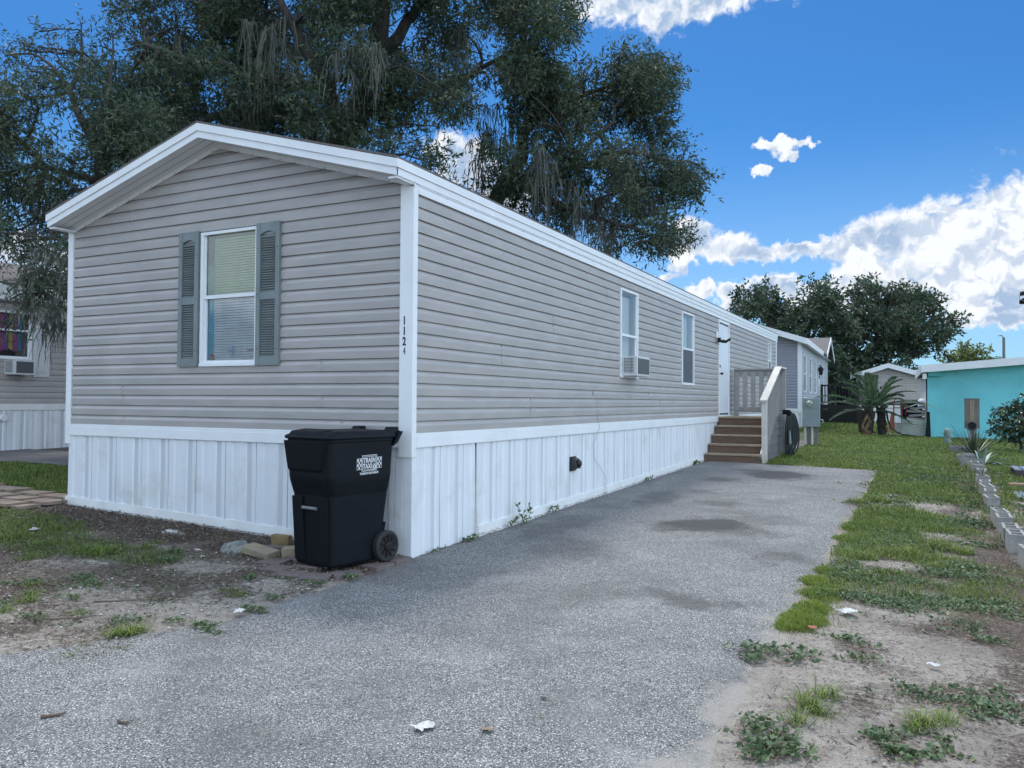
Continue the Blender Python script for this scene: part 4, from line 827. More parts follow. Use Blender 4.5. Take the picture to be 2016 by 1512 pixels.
mb = MB(); c = H2(1.05, 9.6, dz); mb.hull([(c.x-.22, c.y-.2, c.z), (c.x+.22, c.y-.2, c.z), (c.x+.22, c.y+.2, c.z), (c.x-.22, c.y+.2, c.z)], [(c.x-.28, c.y-.24, c.z+.78), (c.x+.28, c.y-.24, c.z+.78), (c.x+.28, c.y+.24, c.z+.78), (c.x-.28, c.y+.24, c.z+.78)]); mb.tube([(c.x-.28, c.y, c.z+.8), (c.x, c.y, c.z+.98), (c.x+.28, c.y, c.z+.8)], [.1, .24, .1], 10)
tag(mb.build('barbecue_grill', M['black'], loc=c), 'covered black barbecue standing on the black timber deck', 'grill')

# ------------------------------------------------------------------ meter cabinet by the porch
cx_, cy_ = 1.27, 16.5; g = gz(cx_, cy_); mt_ = thing('meter_cabinet', 'grey green electric meter cabinet on posts in the grass beyond the porch', 'utility box', (cx_, cy_, g))
mb = MB(); mb.box(cx_-.21, cx_+.21, cy_-.09, cy_+.09, g+.50, g+1.24); mb.box(cx_-.205, cx_+.205, cy_-.10, cy_-.0905, g+.505, g+.955); mb.box(cx_-.205, cx_+.205, cy_-.098, cy_-.0905, g+.965, g+1.235); mb.box(cx_+.07, cx_+.19, cy_-.104, cy_-.1005, g+.515, g+.54); cab = mb.build('cabinet', M['metergrey'], mt_, bevel=.006)
mb = MB(); mb.lathe((cx_-.03, cy_-.10, g+1.10), [(.088, 0), (.088, .02), (.076, .022), (.074, .07), (.06, .09)], 20, axis=(0, -1, 0)); mb.build('meter', M['meterglass'], mt_, smooth=False)
mb = MB(); mb.box(cx_-.07, cx_+.07, cy_-.205, cy_-.193, g+1.085, g+1.115); mb.build('dial', M['metergrey'], mt_)
for x, r_ in ((-.15, .028), (.02, .03)):
    mb = MB(); mb.tube([(cx_+x, cy_-.03, g-.05), (cx_+x, cy_-.03, g+.5)], r_, 10); mb.build('conduit', M['lightgrey'], mt_)
for x in (-.06, .12):
    mb = MB(); mb.box(cx_+x-.045, cx_+x+.045, cy_+.0, cy_+.09, g-.05, g+.5); mb.build('leg', M['oldwood'], mt_)
mb = MB(); mb.tube([(cx_+.21, cy_-.0, g+.69), (cx_+.28, cy_, g+.69), (cx_+.29, cy_, g+.62)], .014, 8); mb.lathe((cx_-.14, cy_, g+1.24), [(.07, 0), (.08, .015), (.03, .03)], 12); mb.build('fitting', M['lightgrey'], mt_)

# ------------------------------------------------------------------ turquoise house
tq = thing('turquoise_house', 'low turquoise painted house with white sloping fascia at the right', 'house', (6.5, 26, gz(6, 24)))
tg = gz(6, 24)-.1; A, B, hA, hB = 3.98, 10.5, 2.30, 2.78
mb = MB(); mb.hull([(A, 23.95, tg), (B, 23.95, tg), (B, 31, tg), (A-.22, 31, tg)], [(A, 23.95, tg+hA), (B, 23.95, tg+hB), (B, 31, tg+hB), (A-.22, 31, tg+hA)]); mb.box(A+.02, A+.38, 23.75, 23.949, tg+hA-.13, tg+hA+.04); mb.build('wall', M['turq'], tq)
mb = MB(); mb.quad((A-.04, 24.2, tg), (A-.23, 31, tg), (A-.23, 31, tg+hA), (A-.04, 24.2, tg+hA)); mb.build('side_wall', M['white'], tq)
mb = MB(); rise = (hB-hA)/(B-A); za = tg+hA-.45*rise
mb.hull([(A-.16, 23.45, za+.02), (B, 23.45, tg+hB+.02), (B, 31, tg+hB+.02), (A-.40, 31, za+.02)], [(A-.16, 23.45, za+.20), (B, 23.45, tg+hB+.20), (B, 31, tg+hB+.20), (A-.40, 31, za+.20)]); mb.build('roof', M['shingle'], tq)
mb = MB(); mb.hull([(A-.18, 23.41, za+.0), (B, 23.41, tg+hB+.0), (B, 23.448, tg+hB+.0), (A-.18, 23.448, za+.0)], [(A-.18, 23.41, za+.235), (B, 23.41, tg+hB+.235), (B, 23.448, tg+hB+.235), (A-.18, 23.448, za+.235)]); mb.beam((A-.18, 23.45, za+.105), (A-.42, 31, za+.105), .038, .25); mb.quad((A-.16, 23.45, za+.015), (B, 23.45, tg+hB+.015), (B, 23.95, tg+hB+.015), (A-.16, 23.95, za+.015)); mb.box(A-.14, A-.02, 23.5, 31, za-.2, za-.03); mb.build('fascia', M['white'], tq)
mb = MB(); mb.tube([(A-.24, 23.6, za+.02), (A-.26, 23.58, za+.25)], .018, 6); mb.build('pipe', M['white'], tq)
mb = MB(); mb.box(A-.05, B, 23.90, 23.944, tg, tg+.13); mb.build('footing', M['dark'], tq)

# ------------------------------------------------------------------ beige home and white fence at the back
bh = thing('mobile_home', 'beige home with white gable trim behind the cycad and the white fence', 'house', (2.6, 48, gz(2.6, 46)))
by, bg_ = 45.5, gz(2.6, 45.5); q0, q1 = at(1668, 742, 44.9+.0), at(1812, 740, 44.9); bx0, bx1 = q0[0]+.25, q1[0]+.1; bE, bP = 2.62, 3.16; bm = (bx0+bx1)/2
mb = MB(); siding(mb, lambda u, z, o: Vector((u, by-o, bg_+z)), .4, .15, .4, bP-.02, lambda z: bx0 if z < bE else bx0+(z-bE)/(bP-bE)*(bm-bx0), lambda z: bx1 if z < bE else bx1-(z-bE)/(bP-bE)*(bx1-bm), step=3, wob=.3); mb.box(bx0, bx1, by+.02, by+9, bg_-.1, bg_+bE-.02); mb.build('wall', M['beige'], bh)
mb = MB()
for a, za, b_, zb_ in ((bx0-.28, bE-.02, bm, bP+.08), (bm, bP+.08, bx1+.28, bE-.02)):
    mb.hull([(a, by-.4, bg_+za-.13), (b_, by-.4, bg_+zb_-.13), (b_, by-.37, bg_+zb_-.13), (a, by-.37, bg_+za-.13)], [(a, by-.4, bg_+za+.14), (b_, by-.4, bg_+zb_+.14), (b_, by-.37, bg_+zb_+.14), (a, by-.37, bg_+za+.14)])
mb.build('rake_board', M['white'], bh)
mb = MB()
for a, za, b_, zb_ in ((bx0-.27, bE-.02, bm, bP+.08), (bm, bP+.08, bx1+.27, bE-.02)):
    mb.hull([(a, by-.36, bg_+za), (b_, by-.36, bg_+zb_), (b_, by+9, bg_+zb_), (a, by+9, bg_+za)], [(a, by-.36, bg_+za+.1), (b_, by-.36, bg_+zb_+.1), (b_, by+9, bg_+zb_+.1), (a, by+9, bg_+za+.1)])
mb.build('roof', M['shingle'], bh)
fc = thing('vinyl_fence', 'low white vinyl fence in front of the beige home', 'fence', (2.8, 41, gz(2.8, 41)))
fy, fg = 41., gz(2.8, 41); fx0, fx1 = at(1660, 830, 41.5)[0], at(1835, 830, 42.5)[0]
posts = np.linspace(fx0, fx1, 4)
for x in posts: mb = MB(); mb.box(x-.07, x+.07, fy-.07, fy+.07, fg-.1, fg+1.0); mb.lathe((x, fy, fg+1.0), [(.11, 0), (.0, .06)], 4); mb.build('post', M['white'], fc)
for a, b_ in zip(posts, posts[1:]):
    mb = MB(); mb.box(a+.071, b_-.071, fy-.025, fy+.025, fg+.06, fg+.68); mb.box(a+.071, b_-.071, fy-.04, fy+.04, fg+.69, fg+.77); mb.box(a+.071, b_-.071, fy-.04, fy+.04, fg+.86, fg+.95); mb.build('panel', M['white'], fc)

# ------------------------------------------------------------------ vegetation helpers
def fan(base, dirv, length, width, droop, n=5, twist=None):
    """one curved blade as vertices/quads"""
    base = np.array(base, float); d_ = np.array(dirv, float); d_ /= np.linalg.norm(d_); sdv = np.cross(d_, [0, 0, 1.]); k = np.linalg.norm(sdv); sdv = sdv/k if k > 1e-3 else np.array([1., 0, 0])
    V_, Q_ = [], []
    for i in range(n+1):
        t = i/n; p = base+d_*length*t+np.array([0, 0, -1.])*droop*length*t*t; w_ = width*(.55+1.1*t-1.62*t*t) if t < 1 else .004*0+width*.03
        V_ += [p-sdv*w_/2, p+sdv*w_/2]
        if i: Q_.append((2*i-2, 2*i-1, 2*i+1, 2*i))
    return V_, Q_
class Leafs:
    def __init__(s): s.v = []; s.q = []; s.m = []; s.n = 0
    def add(s, V_, Q_, m=0):
        V_ = np.asarray(V_, float).reshape(-1, 3); Q_ = np.asarray(Q_, int); s.v.append(V_); s.q.append(Q_+s.n); s.m.append(np.broadcast_to(np.asarray(m), (len(Q_),)).astype(int)); s.n += len(V_)
    def diamonds(s, C_, D_, length, width, m, r=rng):
        """many leaves: C base points, D unit directions"""
        k = len(C_); R_ = r.normal(size=(k, 3)); Sd = np.cross(D_, R_); Sd /= np.linalg.norm(Sd, axis=1, keepdims=True)+1e-9
        Ln = (np.asarray(length)*np.ones(k))[:, None]; Wd = (np.asarray(width)*np.ones(k))[:, None]
        Nn = np.cross(Sd, D_)
        v0 = C_; v1 = C_+D_*Ln*.45+Sd*Wd*.5; v2 = C_+D_*Ln-Nn*Ln*.12; v3 = C_+D_*Ln*.45-Sd*Wd*.5
        V_ = np.stack([v0, v1, v2, v3], 1).reshape(-1, 3); s.add(V_, np.arange(4*k).reshape(-1, 4), m)
    def build(s, name, mats, parent=None, loc=None): return mesh_np(name, np.concatenate(s.v), np.concatenate(s.q), np.concatenate(s.m), mats, parent, loc)
def unit(a): return a/(np.linalg.norm(a, axis=-1, keepdims=True)+1e-9)
def sphere(n, r=rng): return unit(r.normal(size=(n, 3)))
def n3(p, sc, seed):
    q = p*sc+seed*3.7
    return (np.sin(q[:, 0]*1.0+1.3*np.sin(q[:, 1]*.9+seed))+np.sin(q[:, 1]*1.1+1.3*np.sin(q[:, 2]*.8))+np.sin(q[:, 2]*1.05+1.3*np.sin(q[:, 0]*.95+2*seed)))/3
def crown(lf, clumps, per_m3, leaf, wid, gap=.0, seed=1, sq=.8, twig=.32, nl=7, mats=(0, 0, 1, 1, 1, 2), hang=.25):
    for (c, R_) in clumps:
        n = int(per_m3*R_**2.4); 
        if n < 3: n = 3
        rad = rng.random(n)**.42; p = sphere(n)*rad[:, None]*R_*np.array([1, 1, sq])*(1+.25*rng.normal(size=(n, 1))*(rng.random((n, 1)) < .2)); p = p+c
        keep = n3(p, 1.9/max(.6, R_)**.35, seed) > gap-.35*rng.random(n); p = p[keep]; n = len(p)
        if not n: continue
        out = unit(unit(p-c)*.8+sphere(n)*.9+np.array([0, 0, -.15])); tm = rng.choice(mats, n)
        for k in range(nl):
            t = (k+.3)/nl; base = p+out*(twig*t); dv = unit(out*.7+sphere(n)*.95+np.array([0, 0, -hang])); s_ = rng.uniform(.7, 1.25, n)
            lf.diamonds(base, dv, leaf*s_, wid*s_, tm)
def wander(a, b_, n=6, amp=.12, sag=0.):
    a, b_ = np.array(a, float), np.array(b_, float); Ld = np.linalg.norm(b_-a); P_ = []
    o = rng.normal(size=3)*amp*Ld
    for i in range(n+1):
        t = i/n; P_.append(a+(b_-a)*t+o*math.sin(math.pi*t)+rng.normal(size=3)*amp*.18*Ld*math.sin(math.pi*t)+np.array([0, 0, sag*Ld*math.sin(math.pi*t)]))
    return P_
def limbs_to(mb, limbs, clumps, r0=.05, twigs=3, thin=.010):
    pts = [(np.array(p), r_) for path, rr in limbs for p, r_ in zip(path, rr)]
    for c, R_ in clumps:
        best = min(pts, key=lambda q: np.linalg.norm(q[0]-c)+.35*max(0, q[0][2]-c[2])*2); r1 = min(best[1]*.75, r0*(.6+R_*.35))
        P_ = wander(best[0], c, 6, .10, .05); mb.tube(P_, list(np.linspace(r1, thin*1.3, 7)), 6)
        for k in range(twigs):
            e = c+sphere(1)[0]*R_*.95*np.array([1, 1, .8]); i = rng.integers(2, 6); mb.tube(wander(P_[i], e, 4, .14), list(np.linspace(max(thin, r1*.4), thin*.4, 5)), 5, cap=False)
def hanging_moss(lf, spots, mi):
    for (c, n, ln, spread) in spots:
        for q_ in range(max(3, n//5)):
            o_ = np.array(c, float)+np.array([rng.normal()*spread, rng.normal()*spread*.8, rng.normal()*.30]); big = rng.uniform(.4, 1.15)
            for k in range(16):
                p = o_+rng.normal(size=3)*np.array([.05, .05, .04])*big; l_ = ln*big*rng.uniform(.25, 1.0); w_ = rng.uniform(.006, .022)*big; a = rng.uniform(0, 6.28); sd_ = np.array([math.cos(a), math.sin(a), 0]); V_ = []; Q_ = []; dx = np.zeros(3); dr = rng.normal(size=3)*np.array([.03, .03, 0])
                for i in range(7):
                    t = i/6; dx = dx+dr*(1-t)+rng.normal(size=3)*np.array([.022, .022, 0]); q = p+dx-np.array([0, 0, l_*t]); ww = w_*(1-.85*t)*rng.uniform(.35, 1.5); V_ += [q-sd_*ww, q+sd_*ww]
                    if i: Q_.append((2*i-2, 2*i-1, 2*i+1, 2*i))
                lf.add(V_, Q_, mi)

# ------------------------------------------------------------------ the oaks behind the house
LM = [M['oak_a'], M['oak_b'], M['oak_c']]
def px_clumps(L_):
    return [(at(x, y, D), r_*D/FPX) for x, y, r_, D in L_]
def limb_px(L_):        # [(px,py,D,radius)...] smoothed
    P_ = [at(x, y, D) for x, y, D, r_ in L_]; R_ = [r_ for *_, r_ in L_]; out, rr = [], []
    for i in range(len(P_)-1):
        for t in (0, .33, .66):
            out.append(P_[i]+(P_[i+1]-P_[i])*t+rng.normal(size=3)*.05); rr.append(R_[i]+(R_[i+1]-R_[i])*t)
    out.append(P_[-1]); rr.append(R_[-1]); return out, rr
def ground_pt(x, y): return np.array([x, y, gz(x, y)-.15])
def oak(label, base, limbs_px, clumps_px, per, gap, seed, moss=(), leaf=.115, wid=.036, extra=()):
    t = thing('oak_tree', label, 'tree', (base[0], base[1], gz(*base)), 'oaks behind the taupe home'); mb = MB(); limbs = []
    for i, Lp in enumerate(limbs_px):
        P_, R_ = limb_px(Lp)
        if i == 0: g_ = ground_pt(*base); P_ = [g_, g_*.6+P_[0]*.4+np.array([0, 0, .0])]+P_; R_ = [R_[0]*1.7, R_[0]*1.25]+R_
        limbs.append((P_, R_)); mb.tube(P_, R_, 9)
    cl = px_clumps(clumps_px)+list(extra); limbs_to(mb, limbs, cl)
    mb.build('trunk', M['bark'], t, smooth=True)
    lf = Leafs(); crown(lf, cl, per, leaf, wid, gap, seed); lf.build('crown', LM, t)
    if moss:
        ml = Leafs(); hanging_moss(ml, [(at(x, y, D), n, l_*D/FPX, s_*D/FPX) for x, y, D, n, l_, s_ in moss], 0); ml.build('hanging_moss', [M['moss']], t)
    return t
def grid_clumps(poly, D0, D1, r0, r1, step, jit=.5, seed=0):
    """clump list filling an outline (picture coordinates) at depths D0..D1"""
    rs = np.random.default_rng(seed); xs_ = [p[0] for p in poly]; ys_ = [p[1] for p in poly]; out = []
    y = min(ys_)
    while y <= max(ys_):
        x = min(xs_)
        while x <= max(xs_):
            a, b_ = x+rs.normal()*step*jit, y+rs.normal()*step*jit; ins = False; j = len(poly)-1
            for i in range(len(poly)):
                if (poly[i][1] > b_) != (poly[j][1] > b_) and a < (poly[j][0]-poly[i][0])*(b_-poly[i][1])/(poly[j][1]-poly[i][1]+1e-9)+poly[i][0]: ins = not ins
                j = i
            if ins: out.append((a, b_, rs.uniform(r0, r1), rs.uniform(D0, D1)))
            x += step
        y += step
    return out
# left oak: loose top, open to the sky
lc = grid_clumps([(-60, 190), (20, 130), (70, 110), (160, 165), (235, 130), (300, 230), (360, 330), (330, 420), (230, 430), (150, 520), (120, 540), (60, 500), (-60, 520)], 12.5, 16, 26, 50, 50, .4, 3)
lc += grid_clumps([(200, 190), (260, 170), (330, 250), (250, 330), (180, 250)], 13.5, 15, 24, 38, 42, .4, 21)
lc += [(40, 95, 26, 14), (78, 62, 15, 14), (75, 90, 20, 14), (110, 120, 26, 14), (140, 95, 16, 14), (150, 70, 16, 14), (160, 45, 13, 14), (195, 90, 18, 14), (215, 65, 17, 14), (235, 50, 12, 14), (180, 130, 28, 14), (60, 140, 30, 14), (10, 110, 20, 14), (90, 590, 30, 12.2), (60, 560, 32, 12.2), (115, 610, 20, 12.), (100, 550, 34, 12.5), (120, 500, 34, 12.5), (20, 590, 16, 12.2), (10, 650, 20, 12.0), (45, 620, 12, 12.), (60, 575, 18, 11.9)]
oak('slender oak with loose twiggy top left of the gable, sky showing through', (-7.4, 2.9), [[(235, 450, 13.8, .11), (205, 360, 13.8, .10), (185, 280, 13.8, .085), (150, 180, 14, .05), (160, 60, 14, .015)], [(205, 360, 13.8, .07), (100, 330, 13.6, .05), (10, 260, 13.5, .03)], [(185, 280, 13.8, .06), (215, 160, 14, .03), (222, 70, 14, .012)], [(215, 400, 13.8, .05), (120, 480, 12.8, .03), (80, 570, 12.3, .02)]],
    lc, 1300, -.25, 2.3, moss=[(95, 560, 12.2, 60, 110, 22), (110, 600, 12.1, 40, 60, 16), (120, 420, 13.5, 40, 120, 40), (250, 330, 14, 40, 90, 40)], leaf=.10, wid=.026)
# great oak in the middle, thick with moss
mc = grid_clumps([(235, 20), (240, -30), (1120, -30), (1150, 40), (1110, 140), (1080, 200), (1010, 160), (930, 240), (800, 170), (690, 200), (600, 220), (500, 240), (390, 260), (260, 330), (240, 200), (260, 110)], 15.5, 21, 36, 70, 62, .4, 5)
mc += grid_clumps([(250, 120), (560, 130), (640, 240), (560, 300), (420, 260), (330, 300), (200, 370), (200, 250)], 15, 18, 34, 55, 55, .4, 6)
mc += grid_clumps([(680, 280), (760, 250), (860, 300), (900, 370), (800, 340), (700, 300)], 15, 17, 28, 42, 40, .4, 8)
mc += grid_clumps([(620, 150), (760, 130), (900, 170), (960, 240), (900, 300), (780, 260), (690, 290), (610, 250)], 15.8, 17.4, 28, 44, 52, .45, 31)
mc += [(1090, 30, 34, 18), (1120, 60, 28, 18), (1085, 120, 30, 18), (1060, 160, 24, 18), (1110, -10, 40, 18), (1130, 15, 20, 18), (250, 60, 30, 16), (245, 100, 26, 16), (300, 140, 40, 16)]
mc += [(x, -90+30*math.sin(x), 85, 18+2*math.sin(x*.1)) for x in range(300, 1060, 90)]+[(x, -210, 95, 18+2*math.sin(x*.2)) for x in range(380, 960, 110)]
mm = [(int(x), int(y), 17.5+rng.normal()*1.2, 34, int(l_), 26) for x, y, l_ in ((430, 90, 130), (520, 60, 170), (560, 120, 180), (600, 60, 200), (640, 130, 170), (690, 110, 150), (740, 60, 130), (470, 160, 110), (380, 140, 110), (800, 150, 120), (860, 180, 120), (590, 190, 110), (660, 210, 80), (700, 260, 90), (500, 20, 150), (910, 100, 110), (350, 60, 120))]
oak('massive dark oak hung with grey moss rising behind the roof ridge', (-8.4, 8.6), [[(655, 330, 18, .34), (690, 250, 18, .30), (725, 170, 18, .26), (745, 80, 18, .22), (760, -40, 18, .16), (760, -180, 18, .07)], [(690, 250, 18, .2), (650, 190, 17.6, .16), (610, 110, 17, .13), (560, 20, 16.6, .09), (520, -90, 16.5, .05)], [(700, 235, 18, .14), (790, 205, 18.5, .09), (880, 165, 18.6, .07), (980, 120, 18.4, .05), (1070, 60, 18, .025)], [(640, 180, 17.6, .13), (520, 150, 16.8, .10), (400, 120, 16.2, .07), (290, 90, 16, .04)], [(740, 100, 18, .16), (830, 20, 18.6, .1), (960, -40, 18.8, .06)], [(670, 300, 18, .12), (560, 240, 17, .08), (440, 230, 16.4, .05), (300, 260, 16, .03)]],
    mc, 900, -.07, 4.1, moss=mm)
# leaning oak over the middle of the house
rc = grid_clumps([(1000, 150), (1090, 170), (1180, 120), (1250, 110), (1310, 150), (1330, 200), (1335, 290), (1380, 330), (1350, 400), (1340, 470), (1290, 500), (1230, 500), (1180, 470), (1120, 430), (1050, 400), (1000, 330), (960, 260)], 16.5, 20.5, 28, 48, 46, .4, 9)
rc += grid_clumps([(1000, 110), (1100, 130), (1190, 180), (1160, 270), (1010, 250)], 17.5, 19.5, 28, 42, 46, .4, 41)
rc += [(985, 400, 34, 18.4), (955, 430, 26, 18.4), (1010, 350, 36, 18.3), (1040, 420, 34, 18.2), (960, 350, 26, 18.4), (1090, 440, 34, 18.)]
rc += [(1282, 135, 24, 18.5), (1295, 112, 11, 18.5), (1260, 150, 26, 18.5), (1310, 185, 20, 18.5), (1350, 290, 26, 18), (1385, 335, 22, 18), (1408, 352, 14, 18), (1345, 360, 30, 18), (1335, 480, 20, 18), (1300, 490, 30, 18), (1210, 480, 26, 17.5), (1130, 210, 36, 19), (900, 380, 26, 20), (930, 420, 20, 20), (1150, 140, 30, 19), (1210, 120, 24, 19), (1225, 105, 15, 19), (1320, 320, 30, 18), (1240, 500, 18, 17.5)]
rm = [(int(x), int(y), 18+rng.normal()*.7, 36, int(l_), int(s_)) for x, y, l_, s_ in ((1090, 380, 90, 20), (1120, 420, 100, 16), (1150, 410, 120, 16), (1180, 410, 110, 16), (1205, 430, 110, 13), (1060, 300, 130, 14), (955, 240, 110, 14), (940, 290, 90, 10), (1010, 220, 120, 18), (1220, 330, 110, 20), (1270, 400, 90, 16), (1100, 300, 110, 18), (1340, 470, 40, 8))]
oak('oak leaning right over the middle of the taupe roof, dark against the blue sky', (-6.6, 10.2), [[(950, 440, 19, .21), (985, 375, 19, .19), (1015, 335, 19, .17), (1040, 260, 19, .13), (1080, 210, 19, .09), (1180, 170, 19, .05), (1280, 140, 18.6, .02)], [(985, 375, 19, .12), (1050, 360, 18.6, .10), (1130, 330, 18.3, .08), (1230, 300, 18.1, .06), (1340, 320, 18, .03)], [(1040, 360, 18.6, .09), (1100, 410, 18.3, .07), (1180, 430, 18, .05), (1290, 470, 18, .025)], [(960, 420, 19, .1), (930, 400, 19.5, .07), (880, 370, 20, .04)], [(1130, 330, 18.3, .06), (1200, 240, 18.5, .04), (1250, 160, 18.6, .02)]],
    rc, 930, -.10, 6.3, moss=rm)
# trees beyond the far homes
def far_tree(label, base_px, D, clumps, leaf, wid, per, gap, seed, trunk=.28, mats=LM, group='trees beyond the far homes', name='oak_tree'):
    b_ = at(base_px, 800, D); g_ = np.array([b_[0], b_[1], gz(b_[0], b_[1])]); t = thing(name, label, 'tree', tuple(g_), group); mb = MB(); top_ = at(base_px, clumps[0][1], D)
    P_ = wander(g_-[0, 0, .2], g_*.45+top_*.55, 5, .04); lim = [(P_, list(np.linspace(trunk, trunk*.5, 6)))]; mb.tube(*lim[0], 9); cl = px_clumps(clumps); limbs_to(mb, lim, cl, .12, 2, .02); mb.build('trunk', M['bark'], t, smooth=True)
    lf = Leafs(); crown(lf, cl, per, leaf, wid, gap, seed, twig=.5, nl=6); lf.build('crown', mats, t)
ft1 = grid_clumps([(1450, 610), (1510, 570), (1545, 590), (1580, 560), (1630, 560), (1660, 600), (1660, 700), (1640, 790), (1600, 690), (1520, 650), (1460, 630)], 47, 53, 20, 34, 27, .4, 11)+[(1505, 578, 14, 50), (1590, 552, 12, 50), (1632, 562, 16, 50), (1465, 605, 14, 50)]
far_tree('dark dense oak beyond the blue grey mobile home', 1585, 50, ft1, .26, .13, 150, -.2, 3.1)
ft2 = grid_clumps([(1655, 640), (1665, 590), (1710, 565), (1770, 570), (1820, 590), (1850, 640), (1885, 640), (1870, 670), (1830, 670), (1800, 690), (1780, 720), (1720, 730), (1640, 800), (1640, 700)], 48, 54, 18, 33, 26, .4, 12)+[(1890, 627, 12, 50), (1875, 640, 16, 50), (1855, 690, 12, 50), (1850, 660, 16, 50), (1715, 560, 16, 50), (1765, 562, 14, 50), (1815, 580, 16, 50), (1862, 625, 14, 50)]
far_tree('broad dark oak above the beige gable, ragged on its right side', 1745, 51, ft2, .26, .13, 150, -.2, 5.7)
ft3 = [(1890, 697, 20, 72), (1912, 690, 22, 72), (1935, 697, 18, 72), (1870, 704, 14, 72), (1955, 703, 14, 72), (1905, 680, 9, 72), (1930, 715, 24, 72), (1890, 715, 24, 72)]
far_tree('small yellow green tree behind the turquoise roof', 1912, 72, ft3, .3, .16, 60, -.3, 2.2, .2, [M['leaf_y'], M['leaf_y'], M['grass_b']])
sh = grid_clumps([(1600, 720), (1660, 740), (1720, 760), (1720, 810), (1600, 810)], 47, 48, 22, 30, 26, .3, 14)
far_tree('dark understorey shrub in shade behind the black deck', 1650, 47.5, sh, .26, .14, 110, -.3, 8.2, .1, name='shrub')

# ------------------------------------------------------------------ neighbour's home on the left
nX, nY0, nY1 = -11.6, -3.5, 8.5; ng = gz(-10, 4)+.02
nbh = thing('mobile_home', 'shaded grey mobile home at the left edge, with colourful curtains', 'house', (nX-2.2, 3, ng))
nP = lambda u, z, o: Vector((nX+o, u, ng+z))
q = lambda px, py: (lambda C_, d_: (C_+d_*((nX-C_[0])/d_[0])))(CAM, vdir(px, py))
zr = lambda py: float(q(60, py)[2]-ng)
ya, yb2 = float(q(-60, 660)[1]), float(q(60, 660)[1]); zs0, zs1 = zr(706), zr(620)
mb = MB(); NB0, NBE = zr(795), zr(598); nwin = (ya, yb2, zs0, zs1)
siding(mb, nP, NB0, .115, NB0, NBE, lambda z: nY0, lambda z: nY1, [nwin], step=2, wob=.6, seed=8); mb.box(nX-4.4, nX-.02, nY1-.05, nY1, ng, ng+NBE); mb.build('wall', M['siding'], nbh)
mb = MB(); mb.box(nX, nX+.03, nY0, nY1, ng+NB0-.12, ng+NB0); mb.build('floor_band', M['whitedirty'], nbh)
mb = MB(); skirting(mb, nP, nY0, nY1, NB0-.12, lambda u: -.1, 1, 5); mb.build('skirting', [M['skirt'], M['perf']], nbh)
mb = MB(); mb.box(nX-.02, nX+.28, nY0, nY1+.2, ng+NBE+.0, ng+NBE+.10); mb.box(nX+.1, nX+.30, nY0, nY1+.2, ng+NBE+.105, ng+NBE+.27); mb.build('fascia', M['white'], nbh)
mb = MB(); mb.hull([(nX+.32, nY0, ng+NBE+.28), (nX+.32, nY1+.2, ng+NBE+.28), (nX-2.3, nY1+.2, ng+NBE+1.05), (nX-2.3, nY0, ng+NBE+1.05)], [(nX+.32, nY0, ng+NBE+.32), (nX+.32, nY1+.2, ng+NBE+.32), (nX-2.3, nY1+.2, ng+NBE+1.1), (nX-2.3, nY0, ng+NBE+1.1)]); mb.build('roof', M['shingle'], nbh)
fr = window_unit(nbh, nP, ya, yb2, zs0, zs1, (zs0+zs1)/2+.1, 'plain')
w_ = (yb2-ya)/13; 
for i, c_ in enumerate(('blue', 'purple', 'magenta', 'yellow', 'purple', 'blue', 'magenta', 'purple', 'yellow', 'magenta', 'blue')):
    a = yb2-.13-(len('x'*11)-i)*w_*.98; mb = MB(); mb.quad(nP(a, zs0+.12+.03*(i % 3), -.06-.01*(i % 2)), nP(a+w_*.95, zs0+.14, -.07), nP(a+w_*.95, zs1, -.07), nP(a, zs1, -.06)); mb.build('curtain', M[c_], fr)
mb = MB(); sa, sb = float(q(63, 700)[1]), float(q(95, 700)[1]); z0, z1 = zr(742), zr(640)
mb.box(nX+.012, nX+.05, sa, sb, ng+z0, ng+z1)
for k in range(34):
    z = ng+z0+.1+k*(z1-z0-.2)/34
    if abs(k-17) > 1: mb.hull([(nX+.05, sa+.06, z), (nX+.05, sb-.06, z), (nX+.056, sb-.06, z), (nX+.056, sa+.06, z)], [(nX+.05, sa+.06, z+.02), (nX+.05, sb-.06, z+.02), (nX+.050, sb-.06, z+.02), (nX+.050, sa+.06, z+.02)])
mb.build('shutter', M['acwhite'], nbh)
mb = MB(); mb.tube([(nX+.0, float(q(3, 822)[1]), ng+zr(822)), (nX+.1, float(q(3, 822)[1]), ng+zr(822))], .06, 10); mb.build('pipe', M['white'], nbh)
aircon('boxy air conditioner under the colourful curtains of the shaded grey home', nP, float(q(8, 720)[1]), float(q(50, 720)[1]), zr(739), zr(711), .32, (nX+.15, float(q(28, 720)[1]), ng+zr(740)))

